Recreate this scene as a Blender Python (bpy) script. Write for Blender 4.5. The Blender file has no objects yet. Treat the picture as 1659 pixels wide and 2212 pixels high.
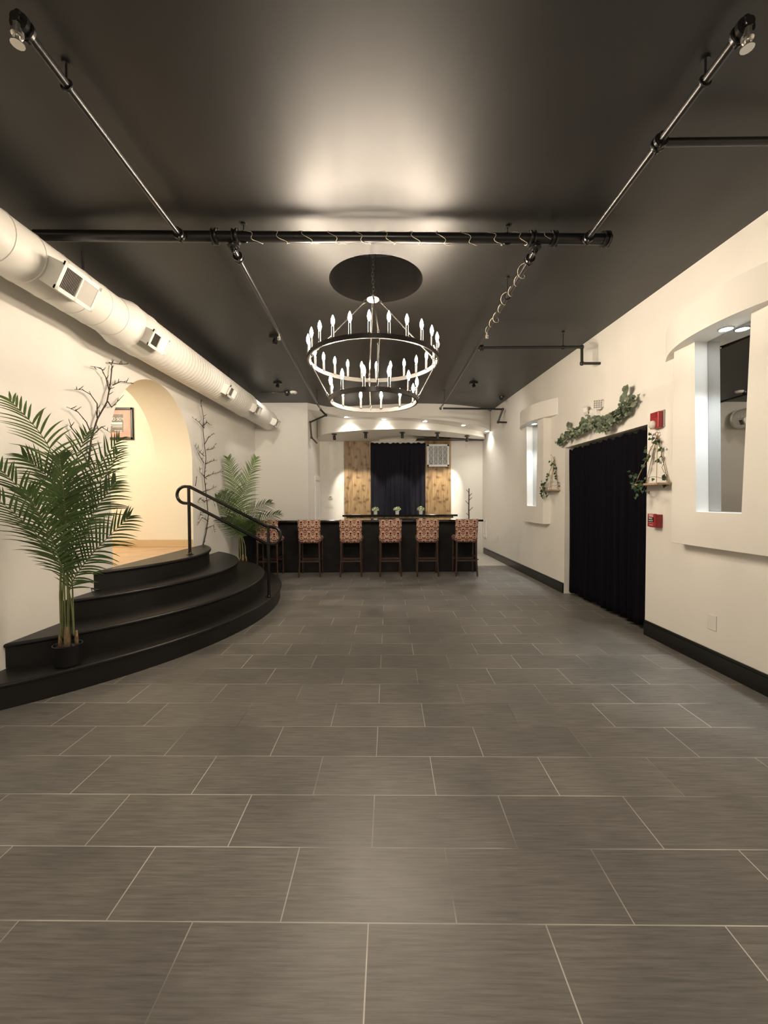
import bpy, bmesh, math, random
from math import sin, cos, pi, sqrt, radians
from mathutils import Vector, Matrix
random.seed(7)
S = bpy.context.scene
COL = S.collection
V = Vector

# ------------------------------------------------------------------ camera
CX, CY, FPX = 829.5, 1106.0, 878.0
PITCH, YAW, ROLL, CH = -.0280, .0108, .0045, 1.459
cp, sp = cos(PITCH), sin(PITCH)
FW = V((sin(YAW)*cp, cos(YAW)*cp, sp)); R0 = V((cos(YAW), -sin(YAW), 0)); D0 = FW.cross(R0)
RT = R0*cos(ROLL) + D0*sin(ROLL); DN = -R0*sin(ROLL) + D0*cos(ROLL)
EYE = V((0, 0, CH))
def zc(y): return 3.58 + .0223*(y-3)          # the ceiling rises a little towards the bar
def at(px, py, x=None, y=None, z=None, ceil=None):
    d = FW + RT*((px-CX)/FPX) + DN*((py-CY)/FPX)
    if x is not None: t = x/d.x
    elif y is not None: t = y/d.y
    elif z is not None: t = (z-CH)/d.z
    else: t = (3.58-.0669-ceil-CH)/(d.z-.0223*d.y)
    return EYE + d*t
cam = bpy.data.cameras.new('camera'); cam.sensor_fit = 'HORIZONTAL'; cam.sensor_width = 36
cam.lens = FPX/1659*36; cam.clip_start = .05
co = bpy.data.objects.new('camera', cam); COL.objects.link(co)
co.matrix_world = Matrix(((RT.x, -DN.x, -FW.x, EYE.x), (RT.y, -DN.y, -FW.y, EYE.y), (RT.z, -DN.z, -FW.z, EYE.z), (0, 0, 0, 1)))
S.camera = co

# ------------------------------------------------------------------ materials
def mat(name, col, rough=.5, metal=0, spec=.5, emit=None, es=0, coat=0, bump=None, var=None, ior=None):
    m = bpy.data.materials.new(name); m.use_nodes = True
    nt = m.node_tree; b = nt.nodes['Principled BSDF']
    b.inputs['Base Color'].default_value = (*col, 1); b.inputs['Roughness'].default_value = rough
    b.inputs['Metallic'].default_value = metal; b.inputs['Specular IOR Level'].default_value = spec
    if coat: b.inputs['Coat Weight'].default_value = coat; b.inputs['Coat Roughness'].default_value = .1
    if emit: b.inputs['Emission Color'].default_value = (*emit, 1); b.inputs['Emission Strength'].default_value = es
    if bump or var:
        tc = nt.nodes.new('ShaderNodeTexCoord')
        no = nt.nodes.new('ShaderNodeTexNoise'); nt.links.new(tc.outputs['Object'], no.inputs['Vector'])
        no.inputs['Detail'].default_value = 5
        if bump:
            no.inputs['Scale'].default_value = bump[0]
            bp = nt.nodes.new('ShaderNodeBump'); bp.inputs['Strength'].default_value = bump[1]; bp.inputs['Distance'].default_value = .02
            nt.links.new(no.outputs['Fac'], bp.inputs['Height']); nt.links.new(bp.outputs['Normal'], b.inputs['Normal'])
        if var:
            n2 = nt.nodes.new('ShaderNodeTexNoise'); nt.links.new(tc.outputs['Object'], n2.inputs['Vector'])
            n2.inputs['Scale'].default_value = var[0]; n2.inputs['Detail'].default_value = 4
            r = nt.nodes.new('ShaderNodeValToRGB'); e = r.color_ramp.elements
            e[0].position = .3; e[1].position = .7
            e[0].color = (*[c*(1-var[1]) for c in col], 1); e[1].color = (*[min(1, c*(1+var[1])) for c in col], 1)
            nt.links.new(n2.outputs['Fac'], r.inputs['Fac']); nt.links.new(r.outputs['Color'], b.inputs['Base Color'])
    return m
def N(m, t, **k):
    n = m.node_tree.nodes.new(t)
    for a, v in k.items(): setattr(n, a, v)
    return n
def L(m, a, b): m.node_tree.links.new(a, b)
def ramp(m, stops):
    r = N(m, 'ShaderNodeValToRGB'); e = r.color_ramp.elements
    while len(e) < len(stops): e.new(.5)
    for q, (p, c) in zip(e, stops): q.position = p; q.color = (*c, 1)
    return r
def bsdf(m): return m.node_tree.nodes['Principled BSDF']

M = {}
M['wall'] = mat('wall_paint', (.81, .785, .735), .6, spec=.3, bump=(7, .12), var=(1.3, .025))
M['white'] = mat('white_paint', (.80, .79, .77), .5, spec=.3)
M['ceil'] = mat('black_ceiling_paint', (.0085, .0078, .007), .45, spec=.62, bump=(2.6, .06), var=(2.2, .3))
M['black'] = mat('black_paint', (.007, .0065, .0065), .38, bump=(25, .08), var=(6, .3))
M['step'] = mat('black_step_paint', (.0055, .0048, .0045), .42, bump=(14, .1), var=(3, .35))
M['basebd'] = mat('black_baseboard', (.006, .007, .006), .3)
M['pipe'] = mat('black_pipe', (.012, .011, .011), .28)
M['iron'] = mat('chandelier_iron', (.03, .027, .024), .32, spec=.6)
M['steel'] = mat('bright_steel', (.7, .68, .64), .3, 1)
M['cloth'] = mat('black_velvet', (.0035, .0035, .006), .95, spec=.1, bump=(60, .2))
M['cloth2'] = mat('navy_black_drape', (.010, .010, .017), .85, spec=.2, bump=(40, .2))
M['duct'] = mat('painted_duct', (.76, .735, .68), .45, spec=.4)
M['vent'] = mat('vent_enamel', (.80, .78, .73), .4)
M['ventshade'] = mat('vent_slot_shade', (.16, .145, .125), .6)
M['mirror'] = mat('mirror_glass', (.50, .50, .49), .015, 1)
M['rail'] = mat('black_enamel_rail', (.006, .006, .0055), .25)
M['frond'] = mat('palm_leaf', (.085, .145, .045), .45, var=(5, .45))
M['frond2'] = mat('palm_leaf_light', (.17, .26, .085), .45, var=(5, .35))
M['stem'] = mat('palm_stem', (.17, .19, .07), .5, var=(8, .3))
M['bark'] = mat('palm_trunk_fibre', (.28, .19, .11), .8, bump=(40, .5), var=(30, .4))
M['pot'] = mat('black_pot', (.005, .005, .007), .5)
M['soil'] = mat('dark_soil', (.012, .01, .008), .9, bump=(60, .5))
M['twig'] = mat('bare_twig', (.045, .034, .028), .8)
M['wood_dk'] = mat('dark_stool_wood', (.042, .022, .015), .4, var=(14, .3))
M['counter'] = mat('black_counter', (.010, .010, .010), .10, coat=.8)
M['bar'] = mat('black_bar_front', (.006, .0055, .0058), .6, spec=.25, bump=(8, .08), var=(5, .8))
M['red'] = mat('red_enamel', (.34, .018, .024), .35)
M['red2'] = mat('dull_red_box', (.26, .016, .018), .45)
M['eu1'] = mat('eucalyptus_leaf', (.16, .20, .135), .6, var=(18, .5))
M['eu2'] = mat('eucalyptus_leaf_pale', (.36, .40, .29), .6, var=(18, .35))
M['ivy'] = mat('ivy_leaf', (.03, .075, .025), .5, var=(30, .4))
M['rope'] = mat('jute_rope', (.36, .27, .16), .9)
M['shelf'] = mat('pale_shelf_wood', (.42, .31, .20), .6, var=(20, .25))
M['hall'] = mat('hall_paint', (.82, .77, .65), .6, spec=.3)
M['hallwood'] = mat('hall_floor_wood', (.60, .40, .24), .4, var=(4, .15))
M['hallbase'] = mat('hall_baseboard', (.60, .45, .27), .5)
M['lightfloor'] = mat('pale_bar_floor', (.55, .51, .46), .35, var=(2, .08))
M['plastic'] = mat('white_plastic', (.78, .76, .72), .4)
M['grey'] = mat('grey_plate', (.30, .30, .29), .5)
M['glassdk'] = mat('lattice_pane_grey', (.30, .32, .33), .3)
M['yellow'] = mat('yellow_plug', (.75, .45, .10), .5)
M['letter'] = mat('white_lettering', (.85, .82, .78), .5)
M['flower'] = mat('flower_white', (.72, .78, .50), .6, var=(60, .3))
M['leafy'] = mat('flower_leaf', (.16, .28, .06), .6)
M['pink'] = mat('poster_pink', (.62, .33, .27), .5, var=(3, .3))
M['posterdark'] = mat('poster_dark', (.14, .115, .095), .4, var=(6, .5))
M['posterred'] = mat('poster_red', (.75, .16, .16), .5)
M['frame'] = mat('black_frame', (.012, .010, .008), .35)
M['wire'] = mat('cream_wire', (.62, .55, .42), .4)
M['lens'] = mat('strobe_lens', (.75, .72, .66), .15, spec=.8)
M['bulb'] = mat('candle_bulb_lit', (1, .8, .5), .3, emit=(1, .84, .65), es=300)
M['led'] = mat('downlight_lit', (1, 1, 1), .3, emit=(1, .96, .86), es=30)
M['ledcool'] = mat('niche_downlight_lit', (1, 1, 1), .3, emit=(.88, .97, 1), es=40)
M['trimring'] = mat('downlight_trim', (.55, .54, .52), .3, .6)

for q in ('frond', 'frond2', 'ivy', 'eu1', 'eu2'):          # leaves let some light through
    m = M[q]; nt = m.node_tree; b_ = nt.nodes['Principled BSDF']; tr = N(m, 'ShaderNodeBsdfTranslucent'); ad = N(m, 'ShaderNodeMixShader'); ad.inputs[0].default_value = .3
    L(m, b_.inputs['Base Color'].links[0].from_socket, tr.inputs['Color']); L(m, b_.outputs[0], ad.inputs[1]); L(m, tr.outputs[0], ad.inputs[2])
    L(m, ad.outputs[0], nt.nodes['Material Output'].inputs['Surface'])
# floor tile: running bond, 61 x 30 cm, laid a little askew to the walls
m = M['tile'] = mat('slate_tile', (.1, .1, .1), .42)
tc = N(m, 'ShaderNodeTexCoord'); mp = N(m, 'ShaderNodeMapping', vector_type='TEXTURE')
mp.inputs['Location'].default_value = (-.0457, 1.365, 0); mp.inputs['Rotation'].default_value = (0, 0, -.0226)
L(m, tc.outputs['Object'], mp.inputs['Vector'])
br = N(m, 'ShaderNodeTexBrick', offset=.5, offset_frequency=2)
br.inputs['Scale'].default_value = 1; br.inputs['Brick Width'].default_value = .61; br.inputs['Row Height'].default_value = .305
br.inputs['Mortar Size'].default_value = .0025; br.inputs['Mortar Smooth'].default_value = .2; br.inputs['Bias'].default_value = 0
br.inputs['Color1'].default_value = (0, 0, 0, 1); br.inputs['Color2'].default_value = (1, 1, 1, 1); br.inputs['Mortar'].default_value = (.5, .5, .5, 1)
L(m, mp.outputs['Vector'], br.inputs['Vector'])
ms = N(m, 'ShaderNodeMapping'); ms.inputs['Scale'].default_value = (5, 95, 1); L(m, mp.outputs['Vector'], ms.inputs['Vector'])
ns = N(m, 'ShaderNodeTexNoise'); ns.inputs['Scale'].default_value = 1; ns.inputs['Detail'].default_value = 6; ns.inputs['Roughness'].default_value = .65
L(m, ms.outputs['Vector'], ns.inputs['Vector'])
nb = N(m, 'ShaderNodeTexNoise'); nb.inputs['Scale'].default_value = 2.2; nb.inputs['Detail'].default_value = 5; L(m, mp.outputs['Vector'], nb.inputs['Vector'])
rs = ramp(m, [(.3, (.124, .117, .109)), (.5, (.186, .176, .165)), (.72, (.244, .232, .217))]); L(m, ns.outputs['Fac'], rs.inputs['Fac'])
mx = N(m, 'ShaderNodeMix', data_type='RGBA', blend_type='MULTIPLY'); mx.inputs[0].default_value = 1
rb = ramp(m, [(.3, (.82, .82, .82)), (.7, (1.15, 1.13, 1.1))]); L(m, nb.outputs['Fac'], rb.inputs['Fac'])
L(m, rs.outputs['Color'], mx.inputs[6]); L(m, rb.outputs['Color'], mx.inputs[7])
mv = N(m, 'ShaderNodeMix', data_type='RGBA', blend_type='MULTIPLY'); mv.inputs[0].default_value = 1
rv = ramp(m, [(0, (.88, .88, .88)), (1, (1.1, 1.1, 1.1))]); L(m, br.outputs['Color'], rv.inputs['Fac'])
L(m, mx.outputs[2], mv.inputs[6]); L(m, rv.outputs['Color'], mv.inputs[7])
mg = N(m, 'ShaderNodeMix', data_type='RGBA'); L(m, br.outputs['Fac'], mg.inputs[0]); L(m, mv.outputs[2], mg.inputs[6])
ng = N(m, 'ShaderNodeTexNoise'); ng.inputs['Scale'].default_value = 1.1; L(m, mp.outputs['Vector'], ng.inputs['Vector'])
rg = ramp(m, [(.36, (.10, .092, .082)), (.47, (.42, .40, .36)), (.62, (.66, .63, .58))]); L(m, ng.outputs['Fac'], rg.inputs['Fac'])
L(m, rg.outputs['Color'], mg.inputs[7]); L(m, mg.outputs[2], bsdf(m).inputs['Base Color'])
bp = N(m, 'ShaderNodeBump'); bp.inputs['Strength'].default_value = .12; bp.inputs['Distance'].default_value = .004
L(m, ns.outputs['Fac'], bp.inputs['Height']); L(m, bp.outputs['Normal'], bsdf(m).inputs['Normal'])
rr = ramp(m, [(.3, (.36, .36, .36)), (.7, (.5, .5, .5))]); L(m, nb.outputs['Fac'], rr.inputs['Fac']); L(m, rr.outputs['Color'], bsdf(m).inputs['Roughness'])

# plywood: vertical grain with knots
m = M['ply'] = mat('stained_plywood', (.4, .26, .12), .45)
tc = N(m, 'ShaderNodeTexCoord'); mp = N(m, 'ShaderNodeMapping'); mp.inputs['Scale'].default_value = (9, 9, 1.1); L(m, tc.outputs['Object'], mp.inputs['Vector'])
n1 = N(m, 'ShaderNodeTexNoise'); n1.inputs['Scale'].default_value = 1.6; n1.inputs['Detail'].default_value = 6; n1.inputs['Distortion'].default_value = 1.2
L(m, mp.outputs['Vector'], n1.inputs['Vector'])
vo = N(m, 'ShaderNodeTexVoronoi', voronoi_dimensions='2D'); vo.inputs['Scale'].default_value = 1
sk = N(m, 'ShaderNodeSeparateXYZ'); L(m, tc.outputs['Object'], sk.inputs['Vector']); ck = N(m, 'ShaderNodeCombineXYZ')
for i_, o_, f_ in ((0, 'X', 4.2), (1, 'Z', 5.2)):
    mm = N(m, 'ShaderNodeMath', operation='MULTIPLY'); mm.inputs[1].default_value = f_; L(m, sk.outputs[o_], mm.inputs[0]); L(m, mm.outputs[0], ck.inputs[i_])
wob = N(m, 'ShaderNodeTexNoise'); wob.inputs['Scale'].default_value = 7; L(m, tc.outputs['Object'], wob.inputs['Vector'])
wm = N(m, 'ShaderNodeMix', data_type='RGBA', blend_type='ADD'); wm.inputs[0].default_value = .7; L(m, ck.outputs['Vector'], wm.inputs[6]); L(m, wob.outputs['Color'], wm.inputs[7]); L(m, wm.outputs[2], vo.inputs['Vector'])
r1 = ramp(m, [(.3, (.15, .085, .038)), (.5, (.28, .18, .085)), (.7, (.38, .26, .13))]); L(m, n1.outputs['Fac'], r1.inputs['Fac'])
r2 = ramp(m, [(.03, (.34, .29, .24)), (.14, (.70, .66, .61)), (.34, (1, 1, 1))]); L(m, vo.outputs['Distance'], r2.inputs['Fac'])
mx = N(m, 'ShaderNodeMix', data_type='RGBA', blend_type='MULTIPLY'); mx.inputs[0].default_value = 1
L(m, r1.outputs['Color'], mx.inputs[6]); L(m, r2.outputs['Color'], mx.inputs[7]); L(m, mx.outputs[2], bsdf(m).inputs['Base Color'])

# stool fabric: mirrored maroon damask on cream
m = M['damask'] = mat('maroon_damask', (.5, .3, .25), .8, spec=.2)
tc = N(m, 'ShaderNodeTexCoord'); sx = N(m, 'ShaderNodeSeparateXYZ'); L(m, tc.outputs['Object'], sx.inputs['Vector'])
def mth(op, a, b=None, c=None):
    n = N(m, 'ShaderNodeMath', operation=op)
    for i, q in enumerate((a, b, c)):
        if q is None: continue
        if isinstance(q, (int, float)): n.inputs[i].default_value = q
        else: L(m, q, n.inputs[i])
    return n.outputs[0]
px_ = mth('PINGPONG', sx.outputs['X'], .072); yy = mth('MULTIPLY', sx.outputs['Y'], .6); zz = mth('ADD', sx.outputs['Z'], yy)
cb = N(m, 'ShaderNodeCombineXYZ'); L(m, px_, cb.inputs['X']); L(m, mth('WRAP', zz, .21, 0), cb.inputs['Y'])
nd = N(m, 'ShaderNodeTexNoise'); nd.inputs['Scale'].default_value = 20; nd.inputs['Detail'].default_value = 1.2; L(m, cb.outputs['Vector'], nd.inputs['Vector'])
vd = N(m, 'ShaderNodeTexVoronoi'); vd.inputs['Scale'].default_value = 19; L(m, cb.outputs['Vector'], vd.inputs['Vector'])
w1 = mth('SINE', mth('MULTIPLY', vd.outputs['Distance'], 17)); w2 = mth('SINE', mth('MULTIPLY', nd.outputs['Fac'], 34))
rd = ramp(m, [(.42, (.085, .010, .010)), (.55, (.56, .38, .29))])
L(m, mth('MULTIPLY_ADD', mth('ADD', w1, w2), .28, .5), rd.inputs['Fac']); L(m, rd.outputs['Color'], bsdf(m).inputs['Base Color'])

# ------------------------------------------------------------------ geometry helpers
def wloc(o):
    p = V((0, 0, 0))
    while o is not None: p += o.location; o = o.parent
    return p
class MB:
    def __init__(s): s.v = []; s.f = []; s.mi = []; s.cur = 0
    def face(s, pts):
        i = len(s.v); s.v += [tuple(p) for p in pts]; s.f.append(tuple(range(i, i+len(pts)))); s.mi.append(s.cur)
    def add(s, vs, fs):
        i = len(s.v); s.v += [tuple(p) for p in vs]
        for f in fs: s.f.append(tuple(i+q for q in f)); s.mi.append(s.cur)
        return s
    def box(s, a, b, mtx=None):
        x0, y0, z0 = a; x1, y1, z1 = b
        vs = [V((x, y, z)) for x in (x0, x1) for y in (y0, y1) for z in (z0, z1)]
        if mtx: vs = [mtx @ v for v in vs]
        return s.add(vs, [(0, 1, 3, 2), (4, 6, 7, 5), (0, 4, 5, 1), (2, 3, 7, 6), (0, 2, 6, 4), (1, 5, 7, 3)])
    def hexa(s, lo, hi):                       # two quads joined by sides
        n = len(lo); fs = [tuple(range(n-1, -1, -1)), tuple(range(n, 2*n))]
        fs += [(i, (i+1) % n, n+(i+1) % n, n+i) for i in range(n)]
        return s.add(list(lo)+list(hi), fs)
    def tube(s, pts, r, n=10, cap=True, closed=False):
        pts = [V(p) for p in pts]; k = len(pts); rs = r if isinstance(r, (list, tuple)) else [r]*k
        vs = []; prev = None
        for i, p in enumerate(pts):
            if closed: t = pts[(i+1) % k] - pts[i-1]
            else: t = (pts[min(i+1, k-1)] - pts[max(i-1, 0)])
            t.normalize()
            if prev is None:
                u = t.cross(V((0, 0, 1)) if abs(t.z) < .9 else V((1, 0, 0))).normalized()
            else:
                u = (prev - t*prev.dot(t)); u = u.normalized() if u.length > 1e-6 else t.orthogonal().normalized()
            prev = u; w = t.cross(u)
            vs += [p + (u*cos(2*pi*j/n) + w*sin(2*pi*j/n))*rs[i] for j in range(n)]
        fs = []
        for i in range(k if closed else k-1):
            a = i*n; b = ((i+1) % k)*n
            fs += [(a+j, a+(j+1) % n, b+(j+1) % n, b+j) for j in range(n)]
        if cap and not closed: fs += [tuple(range(n-1, -1, -1)), tuple((k-1)*n+j for j in range(n))]
        return s.add(vs, fs)
    def lathe(s, c, prof, n=20, axis=V((0, 0, 1))):
        axis = V(axis).normalized(); u = axis.orthogonal().normalized(); w = axis.cross(u); c = V(c)
        vs = []
        for (r, h) in prof: vs += [c + axis*h + (u*cos(2*pi*j/n) + w*sin(2*pi*j/n))*r for j in range(n)]
        fs = []
        for i in range(len(prof)-1):
            fs += [(i*n+j, i*n+(j+1) % n, (i+1)*n+(j+1) % n, (i+1)*n+j) for j in range(n)]
        fs += [tuple(range(n-1, -1, -1)), tuple((len(prof)-1)*n+j for j in range(n))]
        return s.add(vs, fs)
    def build(s, name, ma, parent=None, smooth=False, bevel=0, loc=None):
        me = bpy.data.meshes.new(name)
        org = wloc(parent) if parent else V(loc if loc is not None else (0, 0, 0))
        me.from_pydata([tuple(V(v)-org) for v in s.v], [], s.f)
        ms = ma if isinstance(ma, (list, tuple)) else [ma]
        for q in ms: me.materials.append(q)
        for p, i in zip(me.polygons, s.mi): p.material_index = i; p.use_smooth = bool(smooth)
        bm = bmesh.new(); bm.from_mesh(me); bmesh.ops.remove_doubles(bm, verts=bm.verts, dist=1e-5)
        bmesh.ops.recalc_face_normals(bm, faces=bm.faces); bm.to_mesh(me); bm.free()
        o = bpy.data.objects.new(name, me); COL.objects.link(o)
        if parent: o.parent = parent
        elif loc is not None: o.location = loc
        if smooth == 'auto':
            for p in me.polygons: p.use_smooth = True
            try: me.set_sharp_from_angle(angle=radians(35))
            except Exception: pass
        if bevel:
            b = o.modifiers.new('bevel', 'BEVEL'); b.width = bevel; b.segments = 2; b.limit_method = 'ANGLE'; b.angle_limit = radians(40)
        return o
def thing(name, label, cat, loc=(0, 0, 0), group=None):
    o = bpy.data.objects.new(name, None); COL.objects.link(o); o.location = loc; o.empty_display_size = .1
    return tag(o, label, cat, group)
def tag(o, label, cat, group=None):
    o['label'] = label; o['category'] = cat
    if group: o['group'] = group
    return o
def struct(o, label=None):
    o['kind'] = 'structure'
    if label: o['label'] = label
    return o
def copy_tree(o, parent=None):
    c = o.copy(); COL.objects.link(c)
    if parent: c.parent = parent
    for ch in [q for q in bpy.data.objects if q.parent == o]: copy_tree(ch, c)
    return c
def lamp(kind, loc, power, col, size=.05, target=None, angle=None, blend=.5):
    l = bpy.data.lights.new(kind.lower()+'_light', kind); l.energy = power; l.color = col
    if kind == 'AREA': l.size = size
    else: l.shadow_soft_size = size
    if angle: l.spot_size = radians(angle); l.spot_blend = blend
    o = bpy.data.objects.new(kind.lower()+'_light', l); COL.objects.link(o); o.location = loc
    if target is not None: o.rotation_euler = (V(target)-V(loc)).to_track_quat('-Z', 'Y').to_euler()
    return o
def lerp(a, b, t): return V(a)*(1-t) + V(b)*t
def smooth_path(pts, n=6):
    pts = [V(p) for p in pts]; out = []
    for i in range(len(pts)-1):
        p0 = pts[max(i-1, 0)]; p1 = pts[i]; p2 = pts[i+1]; p3 = pts[min(i+2, len(pts)-1)]
        for k in range(n):
            t = k/n
            out.append(.5*((2*p1) + (p2-p0)*t + (2*p0-5*p1+4*p2-p3)*t*t + (3*p1-p0-3*p2+p3)*t**3))
    out.append(pts[-1]); return out
def text_mesh(name, body, size, ma, parent, origin, right, up, align='CENTER'):
    cu = bpy.data.curves.new(name, 'FONT'); cu.body = body; cu.size = size; cu.align_x = align; cu.align_y = 'CENTER'; cu.extrude = .0008
    t = bpy.data.objects.new(name, cu); COL.objects.link(t)
    me = bpy.data.meshes.new_from_object(t.evaluated_get(bpy.context.evaluated_depsgraph_get()))
    COL.objects.unlink(t); bpy.data.objects.remove(t)
    r = V(right).normalized(); u = V(up).normalized(); n = r.cross(u); org = wloc(parent)
    me.transform(Matrix(((r.x, u.x, n.x, origin[0]-org.x), (r.y, u.y, n.y, origin[1]-org.y), (r.z, u.z, n.z, origin[2]-org.z), (0, 0, 0, 1))))
    me.materials.clear(); me.materials.append(ma)
    o = bpy.data.objects.new(name, me); COL.objects.link(o); o.parent = parent
    return o

# ------------------------------------------------------------------ the room
XL, XR, YF, YB = -2.87, 2.87, -3.5, 11.3          # walls
YS, XS = 9.46, -1.65                               # short wall left of the bar, side of the bar recess
b = MB()
b.face([(XL, YF, 0), (3.2, YF, 0), (3.2, 8.99, 0), (XL, 8.99, 0)])
struct(b.build('floor', M['tile']), 'dark grey slate-look tile floor in running bond with pale grout')
b = MB(); b.face([(XL, 8.99, 0), (XR, 8.99, 0), (XR, YB, 0), (XL, YB, 0)])
struct(b.build('floor', M['lightfloor']), 'pale floor behind the bar, beyond the dark tiles')

# ceiling with the round recess above the chandelier
HC, HR, CAP = V((-.025, 4.035, 0)), .455, 4.10
bm = bmesh.new()
outer = [bm.verts.new((x, y, zc(y))) for x, y in ((XL-.02, YF), (XR+.02, YF), (XR+.02, YB), (XL-.02, YB))]
NH = 64
inner = [bm.verts.new((HC.x+HR*cos(2*pi*i/NH), HC.y+HR*sin(2*pi*i/NH), zc(HC.y+HR*sin(2*pi*i/NH)))) for i in range(NH)]
ed = [bm.edges.new((outer[i], outer[(i+1) % 4])) for i in range(4)] + [bm.edges.new((inner[i], inner[(i+1) % NH])) for i in range(NH)]
bmesh.ops.triangle_fill(bm, use_beauty=True, edges=ed)
topv = [bm.verts.new((v.co.x, v.co.y, CAP)) for v in inner]
for i in range(NH): bm.faces.new((inner[i], inner[(i+1) % NH], topv[(i+1) % NH], topv[i]))
bm.faces.new(topv)
me = bpy.data.meshes.new('ceiling'); bm.to_mesh(me); bm.free(); me.materials.append(M['ceil'])
o = bpy.data.objects.new('ceiling', me); COL.objects.link(o); struct(o, 'black satin ceiling with a round recess over the chandelier')

# left wall with the arch
AY0, AY1, ASP, AT, ZH = 4.38, 6.28, 2.05, .55, .76
AC, AR = (AY0+AY1)/2, (AY1-AY0)/2
XH = XL-AT
b = MB()
def wq(b, x, y0, y1, z0, z1=None):
    b.face([(x, y0, z0), (x, y1, z0), (x, y1, z1 if z1 is not None else zc(y1)), (x, y0, z1 if z1 is not None else zc(y0))])
wq(b, XL, YF, AY0, 0); wq(b, XL, AY1, YS, 0); wq(b, XL, AY0, AY1, 0, ZH)
arc = [(AC-AR*cos(pi*i/36), ASP+AR*sin(pi*i/36)) for i in range(37)]
for x, up in ((XL, 0), (XH, 0)):
    for (y0, z0), (y1, z1) in zip(arc, arc[1:]):
        b.face([(x, y0, z0), (x, y1, z1), (x, y1, zc(y1)), (x, y0, zc(y0))])
b2 = MB()
for (y0, z0), (y1, z1) in zip(arc, arc[1:]): b2.face([(XL, y0, z0), (XL, y1, z1), (XH, y1, z1), (XH, y0, z0)])
b2.face([(XL, AY0, ZH), (XL, AY0, ASP), (XH, AY0, ASP), (XH, AY0, ZH)])
struct(b2.build('wall_arch', M['hall'], smooth='auto'), 'deep reveal of the archway in the left wall')
wq(b, XH, 3.2, AY0, ZH)
struct(b.build('wall_left', M['wall']), 'cream left wall with a round-topped archway')
b = MB()
b.face([(XL, AY1, ZH), (-6.2, AY1, ZH), (-6.2, AY1, 3.4), (XH, AY1, 3.4), (XH, AY1, ASP), (XL, AY1, ASP)])
b.face([(-6.2, 3.2, ZH), (-6.2, AY1, ZH), (-6.2, AY1, 3.4), (-6.2, 3.2, 3.4)])
b.face([(-6.2, 3.2, ZH), (XH, 3.2, ZH), (XH, 3.2, 3.4), (-6.2, 3.2, 3.4)])
struct(b.build('wall_hall', M['hall']), 'warm cream wall of the passage behind the arch')
b = MB(); b.face([(-6.2, 3.2, 3.4), (XH, 3.2, 3.4), (XH, AY1, 3.4), (-6.2, AY1, 3.4)]); struct(b.build('ceiling_hall', M['white']))
b = MB(); b.face([(-6.2, 3.2, ZH), (XL, 3.2, ZH), (XL, AY1, ZH), (-6.2, AY1, ZH)]); struct(b.build('floor_hall', M['hallwood']), 'light wood floor of the raised passage behind the arch')
b = MB(); b.box((-6.2, AY1-.014, ZH), (XL-.01, AY1, ZH+.115)); struct(b.build('baseboard_hall', M['hallbase'], bevel=.004), 'tan baseboard in the raised passage')

# right wall with the curtained doorway
DY0, DY1, DZ = 4.34, 6.27, 2.262
b = MB(); wq(b, XR, YF, DY0, 0); wq(b, XR, DY1, YB, 0); wq(b, XR, DY0, DY1, DZ)
for y in (DY0, DY1): b.face([(XR, y, 0), (3.2, y, 0), (3.2, y, DZ), (XR, y, DZ)])
b.face([(XR, DY0, DZ), (XR, DY1, DZ), (3.2, DY1, DZ), (3.2, DY0, DZ)]); b.face([(3.2, DY0, 0), (3.2, DY1, 0), (3.2, DY1, DZ), (3.2, DY0, DZ)])
struct(b.build('wall_right', M['wall']), 'cream right wall with the curtained doorway')
b = MB(); b.face([(XS, YB, 0), (XR, YB, 0), (XR, YB, 3.7), (XS, YB, 3.7)]); struct(b.build('wall_back', M['wall']), 'cream back wall behind the bar')
b = MB(); b.face([(XL, YS, 0), (XS, YS, 0), (XS, YS, zc(YS)), (XL, YS, zc(YS))]); struct(b.build('wall_left_back', M['wall']), 'cream short wall at the left end of the bar')
b = MB(); b.face([(XS, YS, 0), (XS, YB, 0), (XS, YB, 3.75), (XS, YS, zc(YS))]); struct(b.build('wall_recess', M['wall']), 'side wall of the bar recess')
b = MB(); b.face([(XL, YF, 0), (XR, YF, 0), (XR, YF, zc(YF)), (XL, YF, zc(YF))]); struct(b.build('wall_front', M['wall']), 'wall behind the viewer')
for y0, y1 in ((YF, DY0-.01), (DY1+.01, 11.12)):
    b = MB(); b.box((XR-.022, y0, 0), (XR, y1, .135)); b.box((XR-.014, y0, .135), (XR, y1, .16))
    struct(b.build('baseboard_right', M['basebd'], bevel=.003), 'black baseboard of the right wall')
# door in the recess side wall
b = MB()
for y0, y1, z0, z1 in ((10.35, 10.45, 0, 2.0), (11.15, 11.25, 0, 2.0), (10.35, 11.25, 2.0, 2.1)): b.box((XS, y0, z0), (XS+.03, y1, z1))
fr = struct(b.build('door_1', M['white'], bevel=.004), 'white framed door in the side of the bar recess')
b = MB(); b.box((XS, 10.45, 0.005), (XS+.012, 11.15, 2.0)); b.build('door_leaf', M['white'], fr)
b = MB(); b.lathe((XS+.012, 10.53, 1.0), [(.006, 0), (.006, .03), (.022, .035), (.024, .05), (.012, .06)], 12, (1, 0, 0)); b.build('door_knob', M['steel'], fr, True)

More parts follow.
